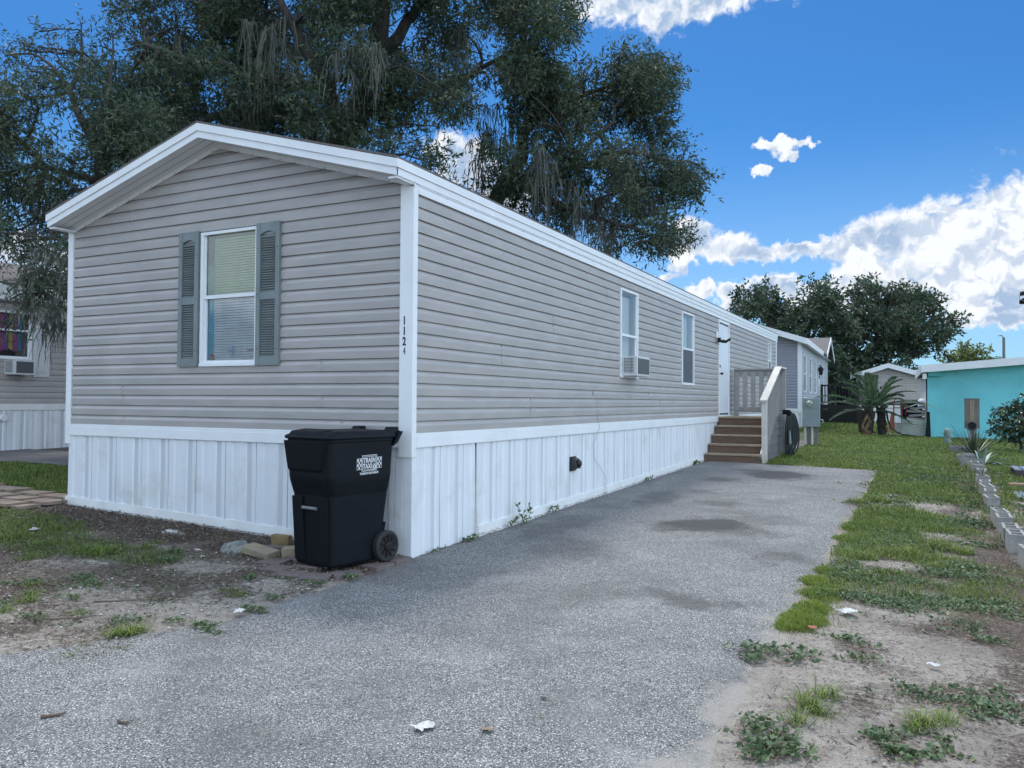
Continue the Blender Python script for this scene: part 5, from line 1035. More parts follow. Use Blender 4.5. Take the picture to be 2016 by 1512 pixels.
# ------------------------------------------------------------------ cinder blocks in a row
def block_mesh():
    mb = MB(); w, l, h, t = .07, .197, .19, .026
    mb.box(-w, -w+t, -l, l, 0, h); mb.box(w-t, w, -l, l, 0, h)
    for y0, y1 in ((-l, -l+.03), (-.014, .014), (l-.03, l)): mb.box(-w+t, w-t, y0, y1, 0, h-.0005)
    mb.box(-w+t, w-t, -l+.03, l-.03, .0, .03)
    return mb.mesh('cinder_block', M['conc'])
BM = block_mesh(); BL = ['pale cinder block cut off by the right edge of the view', 'nearest whole cinder block, two square holes, in the right-hand row', 'cinder block butted behind the nearest whole one', 'cinder block set back to the left of the nearest pair', 'fourth cinder block of the row, half behind a green weed', 'cinder block beyond the green weed, long side showing', 'small-looking cinder block in mid row, beyond the weed, holes upward', 'tilted cinder block in mid row', 'cinder block in the row beside the metal sheet', 'cinder block with a small sprout growing in it', 'cinder block just beyond the sprouting one', 'cinder block nearest the pale agave', 'cinder block left of the pale agave', 'white-topped cinder block crosswise left of the agave', 'cinder block crosswise below the dark yucca', 'broken-cornered cinder block left of the yucca', 'farthest cinder block, in the grass left of the yucca', 'cinder block turned on its side near the far end of the row']
BP = [(4.73, 2.35, 4, 0), (4.69, 3.20, 0, 0), (4.69, 3.60, 1, 0), (4.69, 4.33, -3, 0), (4.67, 4.74, 2, 0), (4.68, 6.05, 3, 0), (4.70, 6.75, -4, 0), (4.70, 7.35, 5, .06), (4.72, 7.95, -2, 0), (4.72, 8.75, 4, 0), (4.76, 9.85, -5, 0), (4.75, 10.75, 8, 0), (4.74, 11.4, -6, 0), (4.72, 12.1, 84, 0), (4.70, 13.1, 80, 0), (4.72, 13.7, 12, 0), (4.66, 15.9, 85, 0), (4.64, 16.7, 75, 0)]
for i, ((x, y, a, tilt), lb) in enumerate(zip(BP, BL)):
    o = bpy.data.objects.new('cinder_block', BM); COL.objects.link(o); o.location = (x, y, gz(x, y)-.015); o.rotation_euler = (tilt, random.uniform(-.06, .06), math.radians(a+random.uniform(-3, 3))); tag(o, lb, 'cinder block', 'cinder blocks edging the neighbouring yard')

# ------------------------------------------------------------------ bricks, pavers and rock by the trash cart
def brick(name, label, cat, x, y, sz, rz, m, tilt=(0, 0), group=None, dz=0.):
    mb = MB(); a, b_, c_ = sz; mb.box(-a/2, a/2, -b_/2, b_/2, 0, c_); me = mb.mesh(name, m); o = bpy.data.objects.new(name, me); COL.objects.link(o); o.location = (x, y, gz(x, y)+dz); o.rotation_euler = (tilt[0], tilt[1], math.radians(rz))
    bv = o.modifiers.new('bevel', 'BEVEL'); bv.width = .006; bv.segments = 2; return tag(o, label, cat, group)
pl = ['paver at the left front corner of the trash cart pad', 'front paver left of centre under the trash cart', 'frontmost pinkish paver of the trash cart pad', 'front right paver below the cart body', 'paver by the driveway in front of the cart wheel', 'paver under the cart wheel beside the corner post', 'paver under the left side of the trash cart', 'paver under the middle of the trash cart', 'paver under the trash cart against the skirting', 'paver at the driveway edge below the corner post', 'reddish paver behind the left of the cart']
pp = [(-.80, -.80, 12), (-.62, -.95, 8), (-.42, -1.02, 14), (-.20, -.98, 24), (-.06, -.78, 52), (-.04, -.42, 86), (-.72, -.58, 5), (-.46, -.72, 4), (-.40, -.42, 3), (-.035, -.17, 88), (-.80, -.36, 20)]
for (x, y, rz), lb in zip(pp, pl): brick('paver', lb, 'paver', x, y, (.225, .19, .05), rz, M['brickred'], group='pavers under the trash cart', dz=-.030)
brick('brick', 'upright yellow brick standing in the mulch left of the cart', 'brick', -1.18, -.30, (.19, .06, .105), 4, M['brickyel'], (.05, 0))
brick('brick', 'dusty red brick lying flat behind the tan stones', 'brick', -1.05, -.50, (.20, .095, .055), 6, M['brickred'])
brick('paving_stone', 'long tan paving stone leaning left of the trash cart', 'stone', -1.06, -.68, (.34, .14, .06), -6, M['stonetan'], (.12, .1), dz=.01)
brick('paving_stone', 'short tan paving stone against the side of the trash cart', 'stone', -.78, -.56, (.20, .11, .09), 28, M['stonetan'], (.1, -.12), dz=.005)
brick('brick', 'small reddish brick end behind the short tan stone', 'brick', -.76, -.36, (.16, .1, .06), 30, M['brickred'])
def rock(label, x, y, s, seed, m=M['rock']):
    import bmesh
    bm = bmesh.new(); bmesh.ops.create_icosphere(bm, subdivisions=4, radius=1)
    for v in bm.verts:
        p = v.co.copy(); k = 1+.28*mnoise.noise(p*1.3+Vector((seed, 0, 0)))+.12*mnoise.noise(p*3.5+Vector((0, seed, 0)))+.05*mnoise.noise(p*9); v.co = Vector((p.x*k*s[0], p.y*k*s[1], max(-.02, p.z*k)*s[2]))
    me = bpy.data.meshes.new('rock'); bm.to_mesh(me); bm.free(); me.materials.append(m); o = bpy.data.objects.new('rock', me); COL.objects.link(o); o.location = (x, y, gz(x, y)-.01); return tag(o, label, 'rock')
rock('rugged grey rock in the mulch left of the bricks', -1.36, -.66, (.155, .11, .10), 3)
rock('flat grey stone lying between the rock and the red brick', -1.14, -.60, (.10, .06, .04), 8)
rock('small pale stone in the mulch left of the grey rock', -1.66, -.82, (.05, .035, .022), 5, M['pebble'])
rock('flat pale stone at the foot of the gable skirting', -2.45, -.42, (.13, .07, .03), 6, M['pebble'])

# ------------------------------------------------------------------ things out on the lawn
g = gz(4.47, 20); tp = thing('utility_pedestal', 'pale green domed utility pedestal standing in the lawn', 'utility box', (4.47, 20, g))
mb = MB(); mb.lathe((4.47, 20, g-.05), [(.098, 0), (.098, .21), (.092, .215)], 20); mb.build('base', M['teleped'], tp, smooth=False)
mb = MB(); mb.lathe((4.47, 20, g+.16), [(.093, .006), (.093, .2), (.088, .24), (.072, .28), (.045, .305), (.012, .315)], 20); mb.build('dome', M['teleped'], tp)
x, y = 5.16, 22.0; g = gz(x, y); pd = thing('power_pedestal', 'weathered grey power pedestal on a wooden post before the turquoise wall', 'utility box', (x, y, g))
mb = MB(); mb.box(x-.075, x+.075, y, y+.12, g-.1, g+1.25); mb.build('post', M['oldwood'], pd)
mb = MB(); mb.box(x-.2, x+.2, y-.03, y-.002, g+.42, g+1.30); mb.box(x-.21, x+.21, y-.05, y+.02, g+1.302, g+1.325); mb.build('board', M['oldwood'], pd)
mb = MB(); mb.box(x-.06, x+.06, y-.045, y-.032, g+.64, g+1.27); mb.build('cover', M['tanboard'], pd)
mb = MB(); mb.box(x-.13, x+.12, y-.10, y-.032, g+.36, g+.635); mb.build('meter_socket', M['oldwood'], pd)
mb = MB(); mb.lathe((x-.0, y-.10, g+.50), [(.118, 0), (.118, .012), (.098, .012), (.098, .003)], 22, axis=(0, -1, 0)); mb.build('meter_ring', M['blackmetal'], pd)
for dx in (-.06, .07): mb = MB(); mb.tube([(x+dx, y-.05, g-.05), (x+dx, y-.05, g+.36)], .025, 8); mb.build('conduit', M['lightgrey'], pd)

# cycad
def cycad():
    x, y = 2.30, 23.65; g = gz(x, y); t = thing('cycad', 'sago palm with spreading feathery fronds on the lawn', 'palm', (x, y, g))
    for (dx, dy, h, lean, r_, nm) in ((-.03, 0, .84, -.22, .155, 'trunk'), (.27, .45, 1.0, .10, .13, 'trunk')):
        mb = MB(); P_ = [(x+dx-lean*(1-k/7)*.0+lean*.5*(1-k/7)-.0, y+dy, g-.05+h*k/7) for k in range(8)]; mb.tube(P_, [r_*(1.05+.10*math.sin(k*2.2)) for k in range(8)], 14)
        for k in range(80):
            a = rng.uniform(0, 6.28); z = rng.uniform(.02, h-.05); c_ = Vector((x+dx+lean*.5*(1-z/h), y+dy, g+z)); dv = Vector((math.cos(a), math.sin(a), .5)); mb.obox(c_+dv*r_, dv*.035, dv.cross(Vector((0, 0, 1))).normalized()*.03, Vector((0, 0, .018)))
        mb.build(nm, M['palmtrunk'], t)
    mb = MB()
    for k in range(9):
        a = rng.uniform(-2.9, -.6); b0 = Vector((x-.05, y-.1, g+.55+.03*k)); mb.tube([b0, b0+Vector((math.cos(a)*.16, math.sin(a)*.16, -.12)), b0+Vector((-.14+.12*math.cos(a), -.16, -.42)), (x-.30+.045*k, y-.22, g+.03)], [.014, .017, .015, .008], 5)
    mb.build('dead_frond', M['drypalm'], t)
    specs = [(-70, 64, 1.55), (-85, 38, 1.75), (-95, 28, 1.8), (-60, 78, 1.35), (-20, 82, 1.5), (20, 74, 1.5), (45, 66, 1.4), (70, 46, 1.6), (84, 30, 1.75), (95, 20, 1.65), (60, 55, 1.5), (-50, 55, 1.4), (110, 14, 1.3), (-110, 12, 1.2), (130, 40, 1.3), (-140, 45, 1.3), (180, 60, 1.4), (0, 60, 1.5), (35, 38, 1.3), (-35, 36, 1.3), (78, 62, 1.6), (-78, 52, 1.6), (100, 6, 1.1), (160, 30, 1.2), (-165, 28, 1.2), (10, 40, 1.1)]
    for j, (a, e, ln) in enumerate(specs):
        lf = Leafs(); ln *= 1.14; a, e = math.radians(a), math.radians(e); hd = np.array([math.sin(a), -math.cos(a)*.9, 0]); d0 = hd*math.cos(e)+np.array([0, 0, math.sin(e)]); base = np.array([x-.02, y, g+.82]) if j % 3 else np.array([x+.24, y+.4, g+.98]); ln *= 1+.18*math.sin(e); droop = .34+.10*math.cos(e); pts = []
        for i in range(25):
            s_ = i/24; pts.append(base+d0*ln*s_+np.array([0, 0, -droop*ln*s_*s_]))
        pts = np.array(pts); tn = unit(np.gradient(pts, axis=0)); sdv = unit(np.cross(tn, np.array([0, 0, 1.])+.01)); upv = np.cross(sdv, tn)
        for i in range(24): lf.add([pts[i]-sdv[i]*.008, pts[i]+sdv[i]*.008, pts[i+1]+sdv[i]*.007, pts[i+1]-sdv[i]*.007], [(0, 1, 2, 3)], 0)
        tt = np.linspace(.14, 1, 130); C_ = np.stack([np.interp(tt, np.linspace(0, 1, 25), pts[:, k]) for k in range(3)], 1); Tn = np.stack([np.interp(tt, np.linspace(0, 1, 25), tn[:, k]) for k in range(3)], 1); Sn = np.stack([np.interp(tt, np.linspace(0, 1, 25), sdv[:, k]) for k in range(3)], 1); Un = np.stack([np.interp(tt, np.linspace(0, 1, 25), upv[:, k]) for k in range(3)], 1)
        ln_ = .20*np.sin(np.pi*(.12+.86*tt))**.6
        mi = 1 if j in (2, 9, 12, 13, 8) else 0
        for s_ in (-1, 1):
            dv = unit(Sn*s_*.8+Tn*.62+Un*.25+rng.normal(size=C_.shape)*.05); lf.diamonds(C_, dv, ln_*1.2, .019, mi)
        lf.build('frond', [M['palm_a'], M['palm_b']], t)
cycad()
# shrub at the right edge
def shrub():
    x, y = 6.12, 18.5; g = gz(x, y); t = thing('shrub', 'glossy dark green shrub at the right edge before the turquoise house', 'shrub', (x, y, g)); mb = MB(); cl = []
    for (px, py, r_) in ((1975, 850, 22), (1990, 835, 24), (2010, 830, 26), (1970, 825, 20), (1962, 838, 16), (1985, 812, 20), (2005, 808, 22), (2012, 792, 12), (2003, 795, 9), (1995, 802, 12), (1958, 830, 9), (1965, 808, 10), (1960, 803, 6), (1972, 808, 9), (2025, 840, 24), (2030, 810, 24), (1990, 862, 18), (2010, 860, 20), (2002, 788, 6), (2014, 786, 6), (1955, 850, 10)):
        D = 20.2+rng.normal()*.3; cl.append((at(px, py, D), r_*.82*D/FPX))
    P_ = [np.array([x, y, g-.05]), np.array([x-.02, y, g+.2]), np.array([x-.05, y, g+.5])]; lim = [(P_, [.05, .045, .035])]; mb.tube(*lim[0], 8); limbs_to(mb, lim, cl, .02, 2, .006); mb.build('trunk', M['bark'], t)
    lf = Leafs(); crown(lf, cl, 2000, .075, .042, -.12, 3.3, twig=.10, nl=5, mats=(0, 0, 0, 1)); lf.build('foliage', [mat('glossy shrub leaf', (.018, .042, .018), .35, (.012, .03, .014), 6), M['weed_a']], t)
shrub()
def rosette(name, label, cat, x, y, specs, m):
    g = gz(x, y); lf = Leafs()
    for (a, e, ln, wd, dr_) in specs:
        a, e = math.radians(a), math.radians(e); d_ = (math.sin(a)*math.cos(e), -math.cos(a)*math.cos(e), math.sin(e))
        b0 = np.array([x, y, g])+np.array([d_[0], d_[1], 0])*.03; V_, Q_ = fan(b0, d_, ln, wd, dr_, 8); lf.add(V_, Q_); up_ = np.array(V_).reshape(-1, 3); 
        mid = (up_[0::2]+up_[1::2])/2-np.array([0, 0, wd*.22])     # keel, so the leaf has body
        Vk = np.concatenate([np.stack([up_[0::2], mid], 1).reshape(-1, 3), np.stack([mid, up_[1::2]], 1).reshape(-1, 3)]); k = len(mid)
        lf.add(Vk, [(2*i, 2*i+1, 2*i+3, 2*i+2) for i in range(k-1)]+[(2*k+2*i, 2*k+2*i+1, 2*k+2*i+3, 2*k+2*i+2) for i in range(k-1)])
    return tag(lf.build(name, [m], None, (x, y, g)), label, cat)
rosette('agave', 'pale blue green agave with thick curling leaves behind the block row', 'agave', 4.93, 12.7, [(a_, e_, l_*1.25, w__*1.3, d__) for a_, e_, l_, w__, d__ in [(-70, 48, .5, .075, .55), (80, 45, .52, .07, .55), (20, 70, .44, .07, .2), (-25, 66, .46, .07, .25), (100, 22, .5, .07, .35), (-110, 30, .45, .07, .45), (50, 36, .42, .07, .5), (150, 50, .45, .07, .3), (-160, 55, .45, .07, .3), (95, 62, .45, .06, .45), (-85, 66, .46, .07, .3), (110, 6, .55, .05, .05), (-40, 25, .3, .07, .4)]], M['agave'])
rosette('yucca', 'tall clump of narrow olive yucca leaves behind the pale agave', 'yucca', 4.92, 15.6, [(random.uniform(-180, 180), random.uniform(35, 88), random.uniform(.5, .85), .040, random.uniform(.0, .12)) for _ in range(46)]+[(-85, 42, .85, .045, .05), (88, 44, .8, .045, .05), (-75, 58, .9, .045, .02)], M['yucca'])
rosette('sprout', 'small dark sprout growing out of a cinder block hole', 'plant', 4.70, 8.62, [(a, 55, .24, .022, .3) for a in (-80, -40, 10, 60, 95, 150)], M['yucca']).location.z += .17

# junk by the turquoise house
def simple(name, label, cat, x, y, fn, mats, group=None):
    g = gz(x, y); mb = MB(); fn(mb, x, y, g); return tag(mb.build(name, mats, None, (x, y, g)), label, cat, group)
def bin_(name, label, x, y, w, h, m, lidm):
    g = gz(x, y); t = thing(name, label, 'trash bin', (x, y, g)); mb = MB(); mb.hull([(x-w*.42, y-w*.45, g), (x+w*.42, y-w*.45, g), (x+w*.42, y+w*.45, g), (x-w*.42, y+w*.45, g)], [(x-w/2, y-w*.55, g+h*.9), (x+w/2, y-w*.55, g+h*.9), (x+w/2, y+w*.55, g+h*.9), (x-w/2, y+w*.55, g+h*.9)]); mb.box(x-w*.2, x+w*.2, y-w*.53, y-w*.48, g+h*.15, g+h*.62); mb.build('body', m, t, bevel=.02)
    mb = MB(); mb.hull([(x-w*.55, y-w*.62, g+h*.91), (x+w*.55, y-w*.62, g+h*.91), (x+w*.55, y+w*.62, g+h*.91), (x-w*.55, y+w*.62, g+h*.91)], [(x-w*.45, y-w*.5, g+h), (x+w*.45, y-w*.5, g+h), (x+w*.45, y+w*.5, g+h), (x-w*.45, y+w*.5, g+h)]); mb.build('lid', lidm, t)
    for s_ in (-1, 1): mb = MB(); mb.lathe((x+s_*w*.42-.03, y+w*.5, g+.12), [(.12, 0), (.12, .06)], 14, axis=(1, 0, 0)); mb.build('wheel', M['tyre'], t)
bin_('trash_cart', 'dark brown trash bin half hidden behind the sago palm', 2.02, 25.4, .50, .98, M['browncart'], M['black'])
bin_('trash_cart', 'large black trash bin beside the turquoise house, behind a red hand truck', 3.42, 29.6, .78, 1.22, M['black'], M['black'])
def hand_truck(mb, x, y, g):
    for s_ in (-1, 1): mb.tube([(x+s_*.14, y, g+.1), (x+s_*.14, y+.05, g+1.15), (x+s_*.05, y+.12, g+1.3)], .022, 8)
    for z in (.3, .6, .9): mb.box(x-.14, x+.14, y+.01, y+.04, g+z, g+z+.03)
    mb.box(x-.18, x+.18, y-.2, y, g+.05, g+.07)
    for s_ in (-1, 1): mb.lathe((x+s_*.2-.03, y+.05, g+.12), [(.12, 0), (.12, .06)], 14, m=1, axis=(1, 0, 0))
simple('hand_truck', 'red hand truck leaning at the black bin', 'hand truck', 2.98, 28.2, hand_truck, [M['red'], M['tyre']])
def crate(mb, x, y, g): mb.box(x-.22, x+.22, y-.2, y+.2, g+.02, g+.40); mb.box(x-.235, x+.235, y-.215, y+.215, g+.402, g+.43); mb.box(x-.235, x+.235, y-.215, y+.215, g+.0, g+.02, 0)
simple('storage_box', 'light grey storage box on the slab left of the pale cooler', 'box', 3.18, 25.6, crate, [M['lightgrey']])
def cooler(mb, x, y, g):
    R_ = Matrix.Rotation(math.radians(6), 4, 'Y')
    mb.box(-.36, .36, -.22, .22, 0, .36); mb.box(-.38, .38, -.24, .24, .365, .50); mb.box(-.36, .36, -.235, -.2205, .27, .33)
    mb.v = [tuple(Vector((x, y, g+.06))+R_ @ Vector(p)) for p in mb.v]
simple('cooler', 'pale green cooler chest tilted on the slab by the turquoise corner', 'cooler', 3.55, 24.35, cooler, [M['cooler']])
def pile(mb, x, y, g):
    z = g
    for (w, h, dx, a) in ((.62, .12, 0, 4), (.58, .10, .06, -6), (.60, .09, .0, 3), (.52, .08, .08, -10)):
        R_ = Matrix.Rotation(math.radians(a), 4, 'Z') @ Matrix.Rotation(math.radians(a*.8), 4, 'Y'); i = len(mb.v); mb.box(-w/2, w/2, -.25, .25, 0, h-.02, 0); mb.box(-w/2-.02, w/2+.02, -.27, .27, h-.018, h, 1); mb.v[i:] = [tuple(Vector((x+dx, y, z))+R_ @ Vector(p)) for p in mb.v[i:]]; z += h+.03
    mb.beam((x-.4, y-.2, g+.42), (x+.1, y-.25, g+.6), .05, .03, m=2); mb.beam((x-.35, y-.28, g+.2), (x-.3, y-.28, g+.55), .04, .03, m=3); mb.beam((x+.15, y-.3, g+.56), (x+.42, y-.2, g+.40), .05, .03, m=2); mb.beam((x+.36, y-.25, g+.3), (x+.42, y-.1, g+.5), .05, .03, m=3)
o = simple('tool_pile', 'heap of grey and red plastic tool trays behind the pale cooler', 'tool trays', 3.66, 25.2, pile, [M['lightgrey'], M['black'], M['white'], M['red']]); o.location.z += .52
def stand(mb, x, y, g):
    for sx in (-.3, .3):
        for sy in (-.2, .2): mb.box(x+sx-.03, x+sx+.03, y+sy-.03, y+sy+.03, g-.02, g+.48)
    mb.box(x-.36, x+.36, y-.27, y+.27, g+.482, g+.515)
simple('bench', 'dark low bench carrying the heap of tool trays', 'bench', 3.66, 25.2, stand, [M['blackmetal']])
def cone(mb, x, y, g): mb.box(x-.18, x+.18, y-.18, y+.18, g, g+.03); mb.lathe((x, y, g+.03), [(.13, 0), (.03, .7), (.02, .72)], 16)
simple('traffic_cone', 'faded orange traffic cone right of the sago palm', 'cone', 2.78, 28.0, cone, [M['orange']])
def slab(mb, x, y, g): mb.box(x-.95, x+.85, y-.9, y+1.2, g-.05, g+.035)
tag(simple('concrete_slab', None, None, 3.0, 25.1, slab, [M['conc']]), kind='structure')
def hose2(mb, x, y, g): mb.tube([(x-.10, y, g+.85), (x-.05, y-.05, g+.5), (x+.05, y-.3, g+.25), (x+.25, y-.6, g+.1), (x+.5, y-.9, g+.03), (x+.9, y-1.0, g+.02), (x+1.6, y-1.1, g+.02)], .028, 8)
simple('black_hose', 'black hose arching from the sago palm to the ground', 'hose', 2.80, 25.3, hose2, [M['black']])
def tub(mb, x, y, g): mb.lathe((x, y, g), [(.16, 0), (.17, .25), (.13, .30), (.1, .33)], 14)
simple('bucket', 'white jug standing behind the tool trays', 'bucket', 3.84, 26.0, tub, [M['white']]).location.z += .95
def leanb(mb, x, y, g): mb.beam((x, y-.3, g), (x-.03, y, g+.85), .11, .03, (0, -1, .3))
simple('black_board', 'black board leaning on the turquoise corner', 'board', 4.02, 23.7, leanb, [M['black']])
# pallet, metal sheet and board at the right edge
def pallet(mb, x, y, g):
    for k in range(9): mb.box(x-.25+k*.13, x-.25+k*.13+.10, y-.4, y+.5, g+.125, g+.145, 1)
    for k in range(4): mb.box(x-.25, x+.9, y-.4+k*.27, y-.4+k*.27+.085, g, g+.124, 0)
simple('pallet', 'plum coloured plastic pallet with ribbed grey top at the right edge', 'pallet', 5.55, 10.9, pallet, [M['pallet'], M['metalsheet']])
def sheet(mb, x, y, g):
    for k in range(14): mb.hull([(x-.2+k*.07, y-.35+k*.01, g+.02), (x-.165+k*.07, y-.35+k*.01, g+.045), (x-.165+k*.07, y+.5, g+.05), (x-.2+k*.07, y+.5, g+.025)], [(x-.2+k*.07, y-.35+k*.01, g+.023), (x-.165+k*.07, y-.35+k*.01, g+.048), (x-.165+k*.07, y+.5, g+.053), (x-.2+k*.07, y+.5, g+.028)]); mb.hull([(x-.165+k*.07, y-.35, g+.045), (x-.13+k*.07, y-.35, g+.02), (x-.13+k*.07, y+.5, g+.025), (x-.165+k*.07, y+.5, g+.05)], [(x-.165+k*.07, y-.35, g+.048), (x-.13+k*.07, y-.35, g+.023), (x-.13+k*.07, y+.5, g+.028), (x-.165+k*.07, y+.5, g+.053)])
simple('metal_sheet', 'blue grey corrugated sheet lying on the ground at the right edge', 'metal sheet', 5.26, 7.6, sheet, [M['metalsheet']])
def plank(mb, x, y, g): mb.beam((x-.25, y, g+.03), (x+.7, y+.12, g+.03), .16, .04)
simple('plank', 'faded orange plank lying between the pallet and the metal sheet', 'plank', 5.35, 9.1, plank, [mat('faded orange board', (.36, .22, .15), .8, (.28, .18, .13), 5)])
# street lamp far off and a lamp reaching in at the right
b_ = at(1977, 790, 66); g = gz(b_[0], b_[1]); sl_ = thing('street_lamp', 'slim street lamp on a tall pole beyond the turquoise house', 'street lamp', (b_[0], b_[1], g)); tz = float(at(1977, 664, 66)[2])
mb = MB(); mb.tube([(b_[0], b_[1], g), (b_[0], b_[1], tz)], [.13, .10], 10); mb.build('pole', M['oldwood'], sl_)
mb = MB(); mb.tube([(b_[0], b_[1], tz-.1), (b_[0]-.12, b_[1], tz+.15), (b_[0]-.3, b_[1], tz+.2)], .035, 6); mb.build('arm', M['oldwood'], sl_)
mb = MB(); mb.hull([(b_[0]-.42, b_[1]-.08, tz+.12), (b_[0]-.15, b_[1]-.1, tz+.12), (b_[0]-.15, b_[1]+.1, tz+.12), (b_[0]-.42, b_[1]+.08, tz+.12)], [(b_[0]-.38, b_[1]-.05, tz+.18), (b_[0]-.2, b_[1]-.06, tz+.22), (b_[0]-.2, b_[1]+.06, tz+.22), (b_[0]-.38, b_[1]+.05, tz+.18)]); mb.build('lamp_head', M['metergrey'], sl_)
e_ = at(2008, 575, 12); c_ = e_+cR*.55; g = gz(c_[0]+.4, c_[1]); pu = thing('garden_umbrella', 'dark brown umbrella whose tip pokes in at the right edge of the sky', 'umbrella', (c_[0]+.9, c_[1]+.2, g)); ux, uy = c_[0]+.9, c_[1]+.2; R_u = math.hypot(ux-e_[0], uy-e_[1])
mb = MB(); ring = []
for i in range(8):
    a = math.atan2(e_[1]-uy, e_[0]-ux)+2*math.pi*i/8; ring.append((ux+R_u*math.cos(a), uy+R_u*math.sin(a), e_[2]))
for i in range(8):
    a, b2 = Vector(ring[i]), Vector(ring[(i+1) % 8]); mid = (a+b2)/2; mid = mid+(Vector((ux, uy, mid.z))-mid)*.08; ap = Vector((ux, uy, e_[2]+.62)); ma, mb_ = a.lerp(ap, .5)+Vector((0, 0, -.06)), b2.lerp(ap, .5)+Vector((0, 0, -.06))
    mb.quad(a, mid, (ma+mb_)/2, ma); mb.quad(mid, b2, mb_, (ma+mb_)/2); mb.poly([ma, mb_, ap]); mb.poly([a, b2, b2+Vector((0, 0, -.06)), a+Vector((0, 0, -.06))])
mb.build('canopy', M['lamp'], pu); mb = MB(); mb.tube([(ux, uy, g), (ux, uy, e_[2]+.65)], .025, 8); mb.build('pole', M['lamp'], pu)

# ------------------------------------------------------------------ ground cover
def blades(lf, P_, h, w, lean, m, r=rng):
    k = len(P_); a = r.uniform(0, 2*np.pi, k); hd = np.stack([np.cos(a), np.sin(a), np.zeros(k)], 1); b2 = a+np.pi/2+r.normal(size=k)*.5; sd_ = np.stack([np.cos(b2), np.sin(b2), np.zeros(k)], 1)
    h = (h*np.ones(k))[:, None]; w = (w*np.ones(k))[:, None]; ln = (lean*np.ones(k))[:, None]; upv = np.array([0, 0, 1.])
    m1 = P_+upv*h*.6+hd*h*ln*.35; t1 = P_+upv*h*(1-.35*ln)+hd*h*ln
    V_ = np.stack([P_-sd_*w*.5, P_+sd_*w*.5, m1+sd_*w*.42, m1-sd_*w*.42, t1+sd_*w*.06, t1-sd_*w*.06], 1).reshape(-1, 3); i = np.arange(k)[:, None]*6
    lf.add(V_, np.concatenate([i+np.array([0, 1, 2, 3]), i+np.array([3, 2, 4, 5])], 1).reshape(-1, 4), np.repeat(m, 2))
def scatter(n, x0, x1, y0, y1, f, dr=-.012):
    x = rng.uniform(x0, x1, n); y = rng.uniform(y0, y1, n); keep = (rng.random(n) < f(x, y)) & ~under_built(x, y); x, y = x[keep], y[keep]; return np.stack([x, y, ground_z(x, y)+dr], 1)
gl = Leafs(); gm = lambda k: rng.choice([0, 0, 0, 1, 1, 2], k, p=[.21, .21, .19, .18, .18, .03])
for (n, x0, x1, y0, y1, h, w) in ((52000, 3.0, 5.2, -.6, 4.5, .075, .0065), (52000, 3.0, 5.2, 4.5, 10.5, .085, .009), (60000, 1.1, 6.5, 10, 15, .095, .012), (62000, .8, 9, 15, 25, .10, .018), (26000, -1, 6, 25, 41, .13, .03), (24000, 4.8, 9, 3, 15, .09, .011), (46000, -7.5, -.3, -2.6, -.3, .06, .0065), (22000, -9, -4.72, .25, 2.1, .08, .009), (7000, -6, -4.7, 6, 18, .1, .012)):
    P_ = scatter(n, x0, x1, y0, y1, grass_density); k = len(P_)
    if k: hh = h*rng.uniform(.35, 1.25, k)*(.45+.9*fbm(P_[:, 0]*1.6, P_[:, 1]*1.6, 51)); blades(gl, P_, hh, w*rng.uniform(.7, 1.3, k), rng.uniform(.2, 1.0, k), gm(k))
def tuft(px, py, n, r_, h, w, m=(0, 0, 1, 1), lean=(.5, 1.9)):
    C_ = at_ground(px, py); k = n; a = rng.uniform(0, 6.28, k); q = r_*.75*rng.random(k); x = C_[0]+np.cos(a)*q; y = C_[1]+np.sin(a)*q
    blades(gl, np.stack([x, y, ground_z(x, y)-.008], 1), h*rng.uniform(.3, 1.0, k), w*.8, rng.uniform(*lean, k), rng.choice(m, k))
def at_ground(px, py):
    d_ = vdir(px, py); t = 1.
    for _ in range(60):
        p = CAM+d_*t; e = p[2]-gz(p[0], p[1]); t += e/max(.02, -d_[2])*.9
    return CAM+d_*t
for (px, py, n, r_, h, w) in ((1590, 1395, 90, .10, .14, .007), (1625, 1375, 70, .09, .12, .007), (1570, 1425, 60, .08, .12, .007), (1610, 1410, 50, .10, .10, .006), (1820, 1430, 80, .08, .13, .007), (1860, 1425, 60, .08, .11, .007), (1800, 1440, 40, .06, .1, .006), (1700, 1100, 200, .18, .12, .008), (1670, 1090, 160, .15, .11, .008), (1850, 1080, 220, .2, .13, .008), (1780, 1090, 180, .2, .12, .008), (1900, 1090, 120, .12, .13, .008), (1840, 1120, 120, .1, .12, .007), (1690, 990, 180, .2, .12, .01), (1640, 1170, 90, .12, .09, .006), (1720, 985, 160, .25, .13, .01), (1750, 940, 180, .35, .14, .012), (1740, 910, 180, .4, .15, .013), (1690, 905, 120, .3, .12, .012),
    (205, 1090, 260, .16, .12, .008), (170, 1085, 200, .2, .10, .007), (100, 1075, 240, .28, .10, .007), (30, 1060, 240, .3, .11, .008), (60, 1100, 140, .2, .08, .006), (290, 1080, 70, .08, .1, .006), (310, 1072, 40, .06, .1, .006), (250, 1250, 110, .085, .11, .007), (225, 1252, 60, .07, .09, .006), (275, 1245, 50, .05, .09, .006), (60, 1170, 60, .09, .07, .006), (60, 1155, 60, .1, .08, .006), (160, 1208, 90, .12, .05, .004), (10, 1205, 60, .06, .08, .006), (55, 1185, 90, .09, .09, .006), (445, 1165, 170, .12, .05, .004), (470, 1172, 100, .1, .05, .004), (160, 1275, 70, .1, .05, .004), (135, 1295, 50, .05, .05, .005), (240, 1280, 40, .04, .05, .005), (1550, 915, 160, .3, .08, .012), (1600, 905, 200, .45, .09, .013), (1700, 860, 60, .3, .14, .014), (1745, 870, 60, .3, .14, .014), (1570, 893, 200, .2, .14, .012)):
    tuft(px, py, n, r_, h, w)
